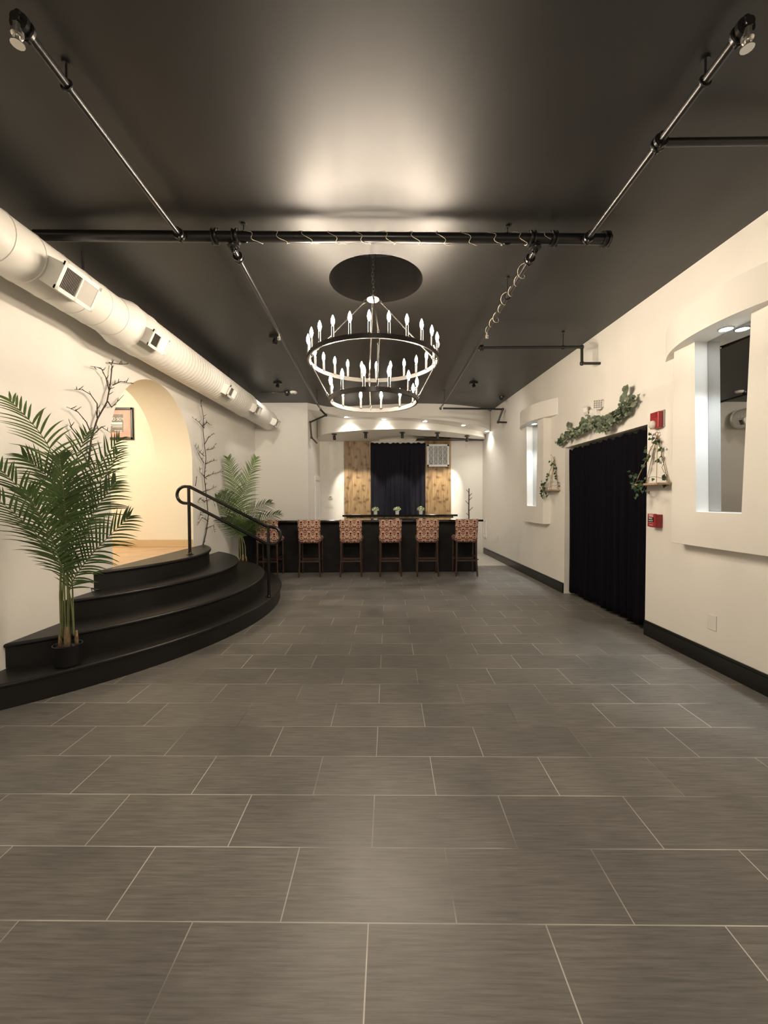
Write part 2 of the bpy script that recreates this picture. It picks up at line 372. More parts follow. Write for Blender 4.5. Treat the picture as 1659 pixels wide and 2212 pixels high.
# ------------------------------------------------------------------ layered soffit above the bar
def curve_pts(P, n=8):
    return [(p.x, p.y) for p in smooth_path([(x, y, 0) for x, y in P], n)]
up = curve_pts([(-1.66, 9.47), (-1.42, 9.72), (-1.15, 9.93), (-.6, 9.84), (.1, 9.66), (.9, 9.57), (1.6, 9.64), (2.1, 9.84), (2.55, 10.12), (2.86, 10.5)])
def zl(y): return 3.18-(y-10.1)*.067
lowP = [at(px, py, z=3.175) for px, py in [(675, 940), (706, 935), (780, 930), (860, 928), (930, 929.5), (1000, 935), (1040, 939.5), (1068, 944)]]
low = curve_pts([(-1.64, lowP[0].y+.2)] + [(p.x, p.y+.03) for p in lowP[1:-1]] + [(2.86, 11.0)])
ZU = [(q.x, q.z) for q in (at(px, py, y=yy) for px, py, yy in ((667, 886, 9.6), (700, 892, 9.93), (746, 897, 9.75), (826, 901, 9.62), (862, 901.5, 9.58), (917, 905, 9.58), (993, 912, 9.72), (1046, 924, 10.2), (1069, 934, 10.5)))]
def zu(x):
    for (a, za), (c, zb) in zip(ZU, ZU[1:]):
        if x <= c: return za + (zb-za)*max(0, (x-a)/(c-a))
    return ZU[-1][1]
def ylow(x):
    for (a, ya), (c, yb) in zip(low, low[1:]):
        if x <= c: return ya + (yb-ya)*max(0, (x-a)/(c-a)) if c > a else ya
    return low[-1][1]
b = MB()
for (x0, y0), (x1, y1) in zip(up, up[1:]):
    b.face([(x0, y0, zu(x0)), (x1, y1, zu(x1)), (x1, y1, zc(y1)), (x0, y0, zc(y0))])
    b.face([(x0, y0, zu(x0)), (x1, y1, zu(x1)), (x1, max(y1, ylow(x1))+.05, zu(x1)), (x0, max(y0, ylow(x0))+.05, zu(x0))])
sof = struct(b.build('ceiling_soffit_upper', M['wall'], smooth='auto'), 'upper curved cream soffit band with downlights over the bar')
b = MB(); ZL = 3.12
for (x0, y0), (x1, y1) in zip(low, low[1:]):
    b.face([(x0, y0, zl(y0)), (x1, y1, zl(y1)), (x1, y1, 3.7), (x0, y0, 3.7)])
DC, DR = V((.59, 11.12, 0)), .60                   # round recess in the soffit above the drape
aw = math.asin((YB-DC.y)/DR)
arc2 = [(DC.x+DR*cos(t), DC.y+DR*sin(t)) for t in [aw-(pi+2*aw)*i/30*1.0 for i in range(31)]]   # right wall end, round the near side, to the left wall end
ycut = [q for q in arc2 if not (q[0] > DC.x and q[1] > 10.66)]
poly = [(max(x, XS), y) for x, y in low] + [(XR, 11.12), (2.2, 10.92), (1.6, 10.75)] + ycut + [(XS, YB)]
bm = bmesh.new(); vs = [bm.verts.new((x, y, zl(y))) for x, y in poly]
bmesh.ops.triangle_fill(bm, use_beauty=True, edges=[bm.edges.new((vs[i], vs[(i+1) % len(vs)])) for i in range(len(vs))])
i0 = len(b.v); idx = {v: i0+k for k, v in enumerate(bm.verts)}
b.v += [tuple(v.co) for v in bm.verts]
for f in bm.faces: b.f.append(tuple(idx[v] for v in f.verts)); b.mi.append(0)
bm.free()
ed2 = [(XR, 11.12), (2.2, 10.92), (1.6, 10.75)] + ycut
for k, ((x0, y0), (x1, y1)) in enumerate(zip(ed2, ed2[1:])): b.face([(x0, y0, zl(y0)), (x1, y1, zl(y1)), (x1, y1, ZL+.2), (x0, y0, ZL+.2)])
b.face([(x, y, ZL+.11) for x, y in arc2])
b.cur = 1; b.face([(XR, 11.1, ZL-.018), (XR, YB, ZL-.018), (1.0, YB, ZL-.018), (1.0, 10.75, ZL-.018)])
struct(b.build('ceiling_soffit_lower', [M['wall'], M['ceil']], smooth='auto'), 'lower curved soffit with black spotlights and a round recess, black behind its back edge')

# ------------------------------------------------------------------ curved black steps in front of the arch
ST = [(5.45, 2.80, 1.45), (5.42, 2.33, 1.22), (5.45, 1.80, .84), (5.36, 1.29, .49)]
stair = thing('curved_staircase', 'black curved steps fanning out below the archway', 'stairs', (XL, 5.4, 0))
for k, (yc, hc, dep) in enumerate(ST):
    z0, z1 = .19*k, .19*(k+1)
    Rr = (hc*hc+dep*dep)/(2*dep); cxx = XL+dep-Rr; a0 = math.asin(hc/Rr); n = 56
    def arcp(off): return [(cxx+(Rr+off)*cos(a), yc+(Rr+off)*sin(a)) for a in [-a0+2*a0*i/n for i in range(n+1)]]
    def clip(P): return [(max(x, XL), y) for x, y in P]
    rin, rout = clip(arcp(-.025)), clip(arcp(0))
    b = MB(); t = .035
    for (x0, y0), (x1, y1) in zip(rin, rin[1:]): b.face([(x0, y0, z0), (x1, y1, z0), (x1, y1, z1-t), (x0, y0, z1-t)])
    stp = b.build('step', M['step'], stair, 'auto')
    b = MB(); b.hexa([(x, y, z1-t) for x, y in rout], [(x, y, z1) for x, y in rout])
    b.build('tread', M['step'], stp, 'auto', bevel=.012)
# handrail
rail = thing('handrail', 'black tubular handrail with looped ends standing on the curved steps', 'handrail', (-2.45, 5.36, .76))
p1, p2 = V((-2.5, 5.36, .76)), V((-1.47, 5.37, .19))
tA = V((p1.x, p1.y, at(410, 1051, y=5.36).z)); lA = V((p1.x, p1.y, at(410, 1087, y=5.36).z))
tB = V((p2.x, p2.y, at(579, 1138, y=5.37).z)); lB = V((p2.x, p2.y, at(579, 1176, y=5.37).z))
rr_ = .0205
for p, t in ((p1, tA), (p2, tB)):
    b = MB(); b.tube([p, t], rr_, 14); b.build('post', M['rail'], rail, 'auto')
    b = MB(); b.lathe(p, [(.048, 0), (.048, .008), (.03, .012), (.024, .03)], 18); b.build('base_flange', M['rail'], rail, 'auto')
def halfloop(top, lowr, sgn):
    c = (top+lowr)/2; r = (top.z-lowr.z)/2; ext = .05
    return [V((c.x+sgn*(ext + r*sin(pi*i/12)*.95), c.y, c.z+r*cos(pi*i/12))) for i in range(13)]
LA = halfloop(tA, lA, -1); LB = halfloop(tB, lB, 1)
b = MB(); b.tube(LA[::-1] + [tA+V((.012, 0, -.003))] + [tB+V((-.012, 0, .004))] + LB + [lB+V((-.012, 0, .004))] + [lA+V((.012, 0, -.004))], rr_, 14, closed=True)
b.build('rail_loop', M['rail'], rail, 'auto')

# extension cord on the third tread
p = at(178, 1279, z=.57); cord = thing('extension_cord', 'yellow plug on a black cord lying on the steps behind the tall palm', 'cord', (p.x, p.y, .57))
b = MB(); b.tube([p+V((-.03, -.03, .016)), p+V((.035, .02, .016))], [.012, .016], 10); b.build('plug', M['yellow'], cord, True)
b = MB(); b.tube(smooth_path([p+V((.035, .02, .014)), p+V((.07, .03, .03)), p+V((.10, .05, .012)), p+V((.11, .09, .008)), p+V((.03, .12, .008)), p+V((-.06, .05, .008))]), .007, 8); b.build('cable', M['black'], cord, True)

# ------------------------------------------------------------------ spiral duct
duct = thing('air_duct', 'white round spiral duct running under the ceiling along the left wall', 'duct', (-2.5, 2, 3.15))
def dc(y): return V((-2.5, y, 3.172+.0165*(y-2.7)))
def dax(pr, n=36):
    vs = []; k = len(pr)
    for y, r in pr:
        c = dc(y); vs += [c+V((cos(2*pi*j/n)*r, 0, sin(2*pi*j/n)*r)) for j in range(n)]
    fs = []
    for i in range(k-1): fs += [(i*n+j, i*n+(j+1) % n, (i+1)*n+(j+1) % n, (i+1)*n+j) for j in range(n)]
    fs += [tuple(range(n)), tuple((k-1)*n+j for j in range(n))]
    return MB().add(vs, fs)
pr = []; y = -2.5
while y < 3.86:
    pr += [(y, .186), (y+.003, .190), (y+.012, .190), (y+.015, .186)]; y += .235
pr += [(3.88, .186)]
dax(pr).build('duct_section', M['duct'], duct, 'auto')
dax([(3.84, .19), (3.9, .20), (4.02, .226), (4.03, .231), (4.05, .231), (4.06, .226), (4.3, .226), (4.31, .230), (4.33, .230), (4.34, .222)]).build('collar', M['duct'], duct, 'auto')
pr = []; y = 4.33
while y < 7.5:
    pr += [(y, .219), (y+.02, .219), (y+.03, .2225), (y+.04, .219)]; y += .075
dax(pr+[(7.55, .219)]).build('duct_section', M['duct'], duct, 'auto')
dax([(7.52, .219), (7.54, .227), (7.68, .227), (7.74, .212)]).build('collar', M['duct'], duct, 'auto')
pr = []; y = 7.74
while y < 9.1:
    pr += [(y, .206), (y+.02, .206), (y+.03, .2095), (y+.04, .206)]; y += .075
dax(pr+[(9.22, .206), (9.225, .215), (9.25, .215)]).build('duct_section', M['duct'], duct, 'auto')
nrm = V((.90, 0, -.43)).normalized(); tan_ = V((.43, 0, .90)).normalized(); YV = V((0, 1, 0))
for yc, ln, hh in ((3.09, .37, .205), (4.17, .30, .17), (6.22, .30, .17), (7.52, .30, .17), (8.93, .28, .17)):
    c = dc(yc); d1 = .305 if yc < 4 else .315
    def fr_(u, v, d): return c + YV*u + tan_*v + nrm*d
    def bx(b, u0, u1, v0, v1, d0, d1_): b.hexa([fr_(u0, v0, d0), fr_(u1, v0, d0), fr_(u1, v1, d0), fr_(u0, v1, d0)], [fr_(u0, v0, d1_), fr_(u1, v0, d1_), fr_(u1, v1, d1_), fr_(u0, v1, d1_)])
    b = MB(); bx(b, -ln/2+.02, ln/2-.02, -hh/2+.012, hh/2-.012, .15, d1-.006); rb = b.build('register_box', M['vent'], duct)
    b = MB()
    f = .028
    for u0, u1, v0, v1 in ((-ln/2, ln/2, -hh/2, -hh/2+f), (-ln/2, ln/2, hh/2-f, hh/2), (-ln/2, -ln/2+f, -hh/2, hh/2), (ln/2-f, ln/2, -hh/2, hh/2), (-.006, .006, -hh/2, hh/2)):
        bx(b, u0, u1, v0, v1, d1-.008, d1+.006)
    b.build('register_frame', M['vent'], rb)
    b = MB(); nl = 13; w = ln-2*f
    for i in range(2*nl):
        u = -ln/2+f+w*(i+.5)/(2*nl); a = -.55 if i < nl else .55
        vs = []
        for dd, off in ((-.006, -a*.012), (.004, a*.012)):
            vs += [fr_(u+off, -hh/2+f, d1+dd), fr_(u+off, hh/2-f, d1+dd)]
        b.face([vs[0], vs[1], vs[3], vs[2]])
    b.build('louvre', M['vent'], rb)
    b = MB(); bx(b, -ln/2+.022, ln/2-.022, -hh/2+.014, hh/2-.014, d1-.007, d1-.0055); b.build('opening_shade', M['ventshade'], rb)  # dark sheet painted as the shade behind the louvres
for yy_ in (3.55, 6.9):
    b = MB(); c = dc(yy_); b.box((c.x-.02, yy_-.012, c.z+.17), (c.x-.016, yy_+.012, zc(yy_))); b.build('hanger_strap', M['pipe'], duct)

# ------------------------------------------------------------------ pipes under the ceiling
def clamp_ring(b, p, ax, r, w=.03):
    ax = V(ax).normalized()
    b.lathe(V(p)-ax*w/2, [(r, 0), (r+.018, .002), (r+.020, w*.3), (r+.008, w*.42), (r+.008, w*.58), (r+.020, w*.7), (r+.018, w-.002), (r, w)], 16, ax)
    for sg in (1, -1): b.lathe(V(p)+V((0, 0, sg*(r+.010)))-ax*w*.6, [(.011, 0), (.014, .004), (.014, w*.3), (.008, w*.31), (.008, w*.9), (.014, w*.91), (.014, w*1.18), (.011, w*1.2)], 8, ax)
def hanger(parent, p, r):
    top = zc(p.y)
    b = MB(); b.tube([(p.x, p.y, p.z+r), (p.x, p.y, top)], .005, 8); b.lathe((p.x, p.y, top-.012), [(.02, 0), (.02, .012)], 12)
    b.tube([(p.x+(r+.006)*cos(a), p.y, p.z+(r+.006)*sin(a)) for a in [2*pi*i/16 for i in range(16)]], .005, 6, closed=True)
    return b.build('hanger', M['pipe'], parent, 'auto')
def sprinkler(parent, p, s=1):
    b = MB(); b.lathe(p, [(.010*s, 0), (.010*s, -.02*s), (.016*s, -.022*s), (.016*s, -.032*s), (.007*s, -.034*s), (.006*s, -.055*s), (.018*s, -.056*s), (.018*s, -.059*s)], 12)
    for q in (-1, 1): b.tube([p+V((q*.012*s, 0, -.032*s)), p+V((q*.014*s, 0, -.045*s)), p+V((q*.004*s, 0, -.056*s))], .003*s, 6)
    return b.build('sprinkler_head', M['steel'], parent, 'auto')
main = thing('ceiling_pipe', 'thick black pipe crossing below the ceiling in front of the round recess', 'pipe', (0, 3.19, 3.48))
MA, MBp = V((-2.60, 3.17, 3.482)), at(1318, 517, y=3.21)
b = MB(); b.tube([MA, MBp], .039, 20); b.build('pipe', M['pipe'], main, 'auto')
ax = (MBp-MA).normalized()
def onmain(px): return at(px, 512, y=3.19) if False else MA + ax*((at(px, 512, y=3.19).x-MA.x)/ax.x)
for px in (466, 510, 1150, 1197, 1311):
    b = MB(); clamp_ring(b, onmain(px), ax, .039, .045); b.build('coupling', M['pipe'], main, 'auto')
for px in (527, 1097): hanger(main, onmain(px), .039)
def pipeline(name, label, pts, r=.02, clamps=(), hangers=(), heads=(), big=1):
    t = thing(name, label, 'pipe', tuple(pts[0]))
    # elbows: tube through the points, with fitting spheres at bends
    b = MB(); b.tube(pts, r, 14) if len(pts) == 2 else [b.tube([pts[i], pts[i+1]], r, 14) for i in range(len(pts)-1)]
    b.build('pipe', M['pipe'], t, 'auto')
    for p in pts[1:-1]:
        b = MB(); b.lathe(V(p)-V((0, 0, r*1.5)), [(r*.7, 0), (r*1.35, r*.5), (r*1.5, r*1.5), (r*1.35, r*2.5), (r*.7, r*3)], 14); b.build('elbow', M['pipe'], t, 'auto')
    for f in clamps:
        p = lerp(pts[0], pts[1], f); b = MB(); clamp_ring(b, p, V(pts[1])-V(pts[0]), r, .05); b.build('coupling', M['pipe'], t, 'auto')
    for f in hangers: hanger(t, lerp(pts[0], pts[1], f), r)
    for f, s in heads: sprinkler(t, lerp(pts[0], pts[1], f)-V((0, 0, r)), s)
    return t
pA, pB = at(30, 32, ceil=.1), at(391, 512, ceil=.125)
t = pipeline('sprinkler_pipe', 'black sprinkler pipe at upper left running from the viewer to the thick cross pipe', [pA, pB], .02, (.98, .03), (.2,), ((.01, 1.4),))
pA2, pB2 = at(1622, 42, ceil=.1), at(1265, 522, ceil=.125)
pipeline('sprinkler_pipe', 'black sprinkler pipe at upper right with a side branch to the right wall', [pA2, pB2], .02, (.97, .40, .03), (.17,), ((.01, 1.4),))
mid = lerp(pA2, pB2, .40)
b = MB(); b.tube([mid, V((XR, mid.y-.02, mid.z+.005))], .021, 14); b.build('branch_pipe', M['pipe'], bpy.data.objects['sprinkler_pipe.001'], 'auto')
q = [at(505, 537, y=3.2), at(692, 884, y=8.9), at(704, 897, y=9.05), at(670, 912, y=9.40), at(673, 945, y=9.42), at(684, 957, y=9.85)]
pipeline('sprinkler_pipe', 'black sprinkler pipe left of the chandelier, bending down beside the bar recess', q, .02, (.02,), (.9,), ((.28, 1.1), (.955, 1.1)))
q = [at(1155, 542, y=3.22), at(952, 882, y=8.9), at(1086, 884, y=9.1), at(1076, 912, y=9.15), V((XR, at(1076, 912, y=9.15).y+.02, at(1076, 912, y=9.15).z))]
pipeline('sprinkler_pipe', 'black sprinkler pipe right of the chandelier, ending at the right wall above the bar', q, .02, (.02,), (.13, .9), ((.27, 1.1), (.955, 1.1)))
q4 = q
tb = lerp(q[0], q[1], .365); e1 = at(1257, 750, y=tb.y); e2 = at(1257, 785, y=tb.y)
pipeline('sprinkler_pipe', 'short black branch pipe dropping to the right wall above the garland', [V((tb.x, tb.y, tb.z)), e1, e2, V((XR, e2.y, e2.z))], .018, (.04,), (.82,), ())
for nm_, q0 in (('sprinkler_pipe.002', at(505, 537, y=3.2)), ('sprinkler_pipe.003', q4[0])):
    f_ = (q0.x-MA.x)/ax.x; c_ = MA+ax*f_; pr_ = bpy.data.objects[nm_]
    b = MB(); b.tube([c_, V((c_.x, c_.y+.01, q0.z-.005)), q0], .026, 14); clamp_ring(b, V((c_.x, c_.y+.005, (c_.z-.045+q0.z)/2)), (0, 0, 1), .026, .035); b.build('drop_fitting', M['pipe'], pr_, 'auto')
# bare string-light wire wound on two pipes
b = MB(); pts = []
for i in range(260):
    f = i/259; c = lerp(onmain(520), onmain(1185), f); a = f*2*pi*11.5+.6
    r = .041+.004*sin(i*1.7)
    pts.append(c+V((.02*sin(i*.9), cos(a)*r, sin(a)*r)))
b.tube(pts, .0022, 5); w = tag(b.build('string_wire', M['wire'], None, True, loc=(0, 3.19, 3.48)), 'thin pale wire wound around the thick black cross pipe', 'wire')
b = MB(); pts = []
for i in range(160):
    f = i/159; c = lerp(q4[0], q4[1], .03+f*.25); a = f*2*pi*8
    r = .024+.03*max(0, sin(f*19))**3
    pts.append(c+V((cos(a)*r, 0, sin(a)*r)))
b.tube(pts, .0022, 5); tag(b.build('string_wire', M['wire'], None, True, loc=tuple(q4[0])), 'thin pale wire looped around the pipe right of the chandelier', 'wire')

# small things on the ceiling
def cspot(px, py, label, tilt):
    p = at(px, py-5, ceil=0); t = thing('ceiling_spotlight', label, 'spotlight', tuple(p))
    b = MB(); b.box((p.x-.075, p.y-.04, p.z-.03), (p.x+.075, p.y+.04, p.z+.002)); b.build('canopy', M['black'], t, bevel=.006)
    b = MB(); c = p+V((0, 0, -.03)); b.lathe(c, [(.012, 0), (.03, -.015), (.034, -.07), (.026, -.072)], 14, V((tilt, .25, 1))); b.build('lamp_head', M['black'], t, 'auto')
    lamp('SPOT', c+V((-tilt, -.25, -1))*-.0 + V((-tilt*.09, -.02, -.10)), 22, (1, .92, .80), .04, c+V((-tilt*6, 1.6, -1.3)), 140, .9)  # light added to brighten the far end; the spotlights themselves look unlit
cspot(600, 831, 'black ceiling spotlight at left between the duct end and the chandelier', .1)
cspot(1023, 831, 'black ceiling spotlight right of the chandelier', -.1)
cspot(595, 732, 'black ceiling spotlight between the duct and the left sprinkler pipe, nearest the viewer', .1)
def dome(px, py, label):
    p = at(px, py, ceil=0); b = MB(); b.lathe(p+V((0, 0, .01)), [(.06, 0), (.06, -.025), (.045, -.06), (.03, -.085), (.012, -.095)], 18)
    tag(b.build('ceiling_camera', M['pipe'], None, 'auto', loc=tuple(p)), label, 'camera')
    return p
p = dome(620, 847, 'black ceiling dome beside the white smoke detector')
b = MB(); b.tube([p+V((-.05, 0, -.01)), p+V((-.45, 0, -.01)), p+V((-.55, 0, .0))], .006, 6); tag(b.build('ceiling_conduit', M['pipe'], None, True, loc=tuple(p)), 'thin black conduit from the duct to the ceiling dome', 'conduit')
dome(1084, 857, 'black ceiling dome near the right wall above the bar')
p = at(634, 846, ceil=0); t = thing('smoke_detector', 'round white smoke detector on the black ceiling', 'smoke detector', tuple(p))
b = MB(); b.lathe(p, [(.075, .005), (.075, -.015), (.062, -.035), (.03, -.042)], 24); b.build('housing', M['plastic'], t, 'auto')
b = MB(); b.lathe(p+V((0, -.01, -.040)), [(.026, 0), (.024, -.008)], 16); b.build('sensor', M['grey'], t, 'auto')

# ------------------------------------------------------------------ chandelier
CHX, CHY = -.055, 4.05; Z1, Z2 = 2.83, 2.445; RA, RB = .632, .43
ch = thing('chandelier', 'two-ring black wagon-wheel chandelier with lit candle bulbs', 'chandelier', (CHX, CHY, 3.43))
def ring(r, z, w=.016, h=.042):
    b = MB(); n = 96; vs = []
    for i in range(n):
        a = 2*pi*i/n
        for rr, hh in ((r-w/2, -h/2), (r+w/2, -h/2), (r+w/2, h/2), (r-w/2, h/2)): vs.append(V((CHX+rr*cos(a), CHY+rr*sin(a), z+hh)))
    fs = []
    for i in range(n):
        for j in range(4): fs.append((i*4+j, i*4+(j+1) % 4, ((i+1) % n)*4+(j+1) % 4, ((i+1) % n)*4+j))
    return b.add(vs, fs)
ring(RA, Z1).build('ring', M['iron'], ch, 'auto'); ring(RB, Z2).build('ring', M['iron'], ch, 'auto')
b = MB(); b.lathe((CHX, CHY, 3.425), [(.004, 0), (.055, 0), (.06, .004), (.06, .012), (.02, .02), (.01, .05), (.004, .055)], 28); b.build('hub', M['white'], ch, 'auto')
ROT = radians(5)
def rod(p, q, nm='rod', r=.006):
    p, q = V(p), V(q); d = (q-p).normalized(); b = MB(); b.tube([p+d*.05, q-d*.05], r, 10)
    for e, s in ((p, 1), (q, -1)):
        c = e+d*s*.028; side = d.orthogonal().normalized()
        b.tube([c+d*.024*cos(a)+side*.011*sin(a) for a in [2*pi*i/14 for i in range(14)]], .0035, 6, closed=True)
        b.lathe(e+d*s*.045, [(.004, -.006), (.010, 0), (.010, .012), (.006, .018)], 10, d*s)
    return b.build(nm, M['iron'], ch, 'auto')
for k in range(4):
    a = -pi/2 + ROT + k*pi/2; e = V((cos(a), sin(a), 0)); c = V((CHX, CHY, 0))
    rod(c+e*.06+V((0, 0, 3.432)), c+e*(RA-.008)+V((0, 0, Z1+.02)))
    rod(c+e*(RA-.008)+V((0, 0, Z1-.01)), c+e*(RB+.004)+V((0, 0, Z2+.02)))
    for r_, z_ in ((RA-.008, Z1+.01), (RB, Z2+.012)):
        b = MB(); p = c+e*r_; b.lathe((p.x, p.y, z_), [(.009, -.02), (.012, 0), (.012, .012), (.006, .02)], 10); b.build('lug', M['iron'], ch, 'auto')
# chain and cords up into the recess
b = MB(); z = 3.48; i = 0
while z < CAP-.03:
    s = V((1, 0, 0)) if i % 2 else V((0, 1, 0)); c = V((CHX+.005*sin(i), CHY, z+.02))
    b.tube([c+V((0, 0, 1))*.024*cos(a)+s*.012*sin(a) for a in [2*pi*j/12 for j in range(12)]], .0038, 6, closed=True); z += .036; i += 1
b.build('chain', M['iron'], ch, 'auto')
b = MB(); b.tube(smooth_path([(CHX, CHY, 3.47), (CHX-.035, CHY, 3.53), (CHX-.036, CHY, 3.75), (CHX-.03, CHY, CAP)]), .004, 6); b.tube(smooth_path([(CHX, CHY, 3.47), (CHX+.035, CHY, 3.53), (CHX+.03, CHY, 3.75), (CHX+.02, CHY, CAP)]), .004, 6); b.build('cord', M['pipe'], ch, True)
b = MB(); b.lathe((CHX, CHY, CAP), [(.07, 0), (.07, -.02), (.02, -.035)], 20); b.build('ceiling_rose', M['black'], ch, 'auto')
def candle(a, r, z):
    c = V((CHX+r*cos(a), CHY+r*sin(a), z+.016))
    b = MB(); b.lathe(c, [(.017, -.004), (.019, .004), (.0125, .010), (.0125, .10), (.009, .101)], 12); s = b.build('candle', M['iron'], ch, 'auto')
    b = MB(); b.lathe(c+V((0, 0, .1)), [(.007, 0), (.008, .012), (.0145, .03), (.0165, .045), (.0135, .065), (.007, .083), (.002, .096)], 10); b.build('bulb', M['bulb'], s, True)
for k in range(24): candle(-pi/2+2*pi*k/24-.038, RA, Z1)
for k in range(12): candle(-pi/2+2*pi*k/12+radians(19.6), RB, Z2)

# ------------------------------------------------------------------ wall niches with arched hoods (right wall)
def niche(yc, label, lit):
    t = thing('mirror_niche', label, 'niche', (XR, yc, 1.05), 'hooded mirror niches of the right wall')
    XP = XR-.12; hw = .52; z0, z1 = 1.05, 2.84
    ot, ob, zb = .27, .222, 1.35
    def P(x, dy, z): return V((x, yc+dy, z))
    b = MB()
    for x in (XP,):
        b.face([P(x, -hw, z0), P(x, hw, z0), P(x, ob, zb), P(x, -ob, zb)])
        b.face([P(x, -hw, z0), P(x, -ob, zb), P(x, -ot, z1), P(x, -hw, z1)])
        b.face([P(x, hw, z0), P(x, hw, z1), P(x, ot, z1), P(x, ob, zb)])
    for s in (-1, 1): b.face([P(XP, s*hw, z0), P(XR, s*hw, z0), P(XR, s*hw, z1), P(XP, s*hw, z1)])
    b.face([P(XP, -hw, z0), P(XP, hw, z0), P(XR, hw, z0), P(XR, -hw, z0)])
    b.face([P(XP, -hw, z1), P(XP, -ot, z1), P(XR, -ot, z1), P(XR, -hw, z1)]); b.face([P(XP, hw, z1), P(XP, ot, z1), P(XR, ot, z1), P(XR, hw, z1)])
    b.build('panel', M['wall'], t, bevel=.004)
    b = MB()
    for s in (-1, 1): b.face([P(XP, s*ob, zb), P(XP, s*ot, z1), P(XR-.006, s*ot, z1), P(XR-.006, s*ob, zb)])
    b.face([P(XP, -ob, zb), P(XP, ob, zb), P(XR-.006, ob, zb), P(XR-.006, -ob, zb)])
    b.build('reveal', M['white'], t)
    b = MB(); x = XR-.006
    b.hexa([P(x, -ob, zb), P(x, ob, zb), P(x, ot, z1), P(x, -ot, z1)], [P(x+.004, -ob, zb), P(x+.004, ob, zb), P(x+.004, ot, z1), P(x+.004, -ot, z1)])
    b.build('seal', M['grey'], t)
    b = MB(); k_ = .006
    q_ = [(-ob+k_, zb+k_), (ob-k_, zb+k_), (ot-k_, z1-.012), (-ot+k_, z1-.012)]
    b.hexa([P(x-.003, d_, z_) for d_, z_ in q_], [P(x, d_, z_) for d_, z_ in q_])
    b.build('mirror', M['mirror'], t)
    # bowed hood
    hz0, hz1, hl, bow = 2.83, 3.10, .80, .255
    pl = []
    for i in range(25):
        u = -1+2*i/24; pl.append((XR-bow*(1-abs(u)**2.2), u*hl))
    lo = [P(x, d, hz0) for x, d in pl]; hi = [P(x, d, hz1) for x, d in pl]
    b = MB()
    for i in range(24): b.face([lo[i], lo[i+1], hi[i+1], hi[i]])
    b.face(lo); b.face(hi)
    b.build('hood', M['wall'], t, 'auto')
    p = P(XR-.075, -.0, hz0); b = MB()
    b.lathe(p, [(.046, .002), (.055, 0), (.055, -.006), (.047, -.008), (.044, -.002)], 24); tr = b.build('downlight_trim', M['trimring'], t, 'auto')
    b = MB(); b.lathe(p+V((0, 0, -.0035)), [(.042, 0), (.042, -.001)], 24); b.build('downlight_lens', M['ledcool'], tr)
    lamp('SPOT', p+V((0, 0, -.02)), 80, (.88, .97, 1), .03, p+V((0, 0, -1)), 64, .9)
niche(3.28, 'hooded mirror niche on the right wall nearest the viewer', 1)
niche(7.33, 'hooded mirror niche on the right wall beyond the doorway, nearer the bar', 1)

# ------------------------------------------------------------------ curtains
def curtain(name, label, P0, P1, z0, z1, folds, amp, ma, nrm, seed=1, sol=.004):
    rnd = random.Random(seed); b = MB(); nu, nv = folds*12, 22
    ph = [rnd.uniform(-.6, .6) for _ in range(folds+1)]; am = [rnd.uniform(.5, 1.2) for _ in range(folds+1)]
    vs = []
    for j in range(nv+1):
        f = j/nv; z = z1+(z0-z1)*f
        for i in range(nu+1):
            u = i/nu; k = min(int(u*folds), folds-1); g = u*folds-k
            A = am[k]*(1-g)+am[k+1]*g; phs = ph[k]*(1-g)+ph[k+1]*g
            d = amp*A*(.35+.65*min(1, f*3))*sin(u*folds*2*pi+phs+.5*sin(f*3+u*9)) + amp*.25*sin(u*folds*5.3*pi+f*2)
            w = .012*sin(f*5+u*20)
            p = lerp(P0, P1, min(1, max(0, u+w*.5*(0 < i < nu)))); zz = z+(.012*sin(u*folds*6)+.008*sin(u*31) if j == 0 else 0) + (.012*sin(u*23+1) if j == nv else 0)
            vs.append(V((p.x, p.y, zz))+V(nrm)*d)
    b.add(vs, [(j*(nu+1)+i, j*(nu+1)+i+1, (j+1)*(nu+1)+i+1, (j+1)*(nu+1)+i) for j in range(nv) for i in range(nu)])
    o = b.build(name, ma, None, True, loc=((P0[0]+P1[0])/2, (P0[1]+P1[1])/2, z0))
    s = o.modifiers.new('solid', 'SOLIDIFY'); s.thickness = sol
    return tag(o, label, 'curtain')
curtain('door_curtain', 'floor-length black velvet curtain filling the doorway in the right wall', (2.925, DY0+.008, 0), (2.925, DY1-.03, 0), .05, 2.225, 13, .024, M['cloth'], (-1, 0, 0), 3)
XC0, XC1 = at(803, 1000, y=11.2).x, at(917, 1000, y=11.2).x
curtain('back_curtain', 'dark blue-black drape hanging between the two plywood panels', (XC0-.03, 11.24, 0), (XC1+.03, 11.24, 0), 1.0, at(860, 957, y=11.24).z, 11, .022, M['cloth2'], (0, -1, 0), 5)

# ------------------------------------------------------------------ back wall fittings
def ply(px0, px1, pytop, label):
    x0, x1 = at(px0, 1000, y=11.25).x, at(px1, 1000, y=11.25).x; z1 = min(at(px0, pytop, y=11.25).z, 3.099 if px0 < 900 else 3.2)
    b = MB(); b.box((x0, 11.255, .0), (x1, 11.298, z1)); return tag(b.build('plywood_panel', M['ply'], None, bevel=.003, loc=((x0+x1)/2, 11.28, 0)), label, 'panel', 'plywood panels of the back wall')
ply(743, 803, 953, 'tall stained plywood panel left of the dark drape')
ply(917, 974, 944, 'tall stained plywood panel right of the dark drape, carrying the lattice window')
x0, x1 = at(922, 985, y=11.24).x, at(970, 985, y=11.24).x; zt, zb_ = at(945, 960, y=11.24).z, at(945, 1008, y=11.24).z
lat = thing('lattice_window', 'small white lattice window hung on the right plywood panel', 'window', ((x0+x1)/2, 11.24, zb_))
b = MB(); fw = .055
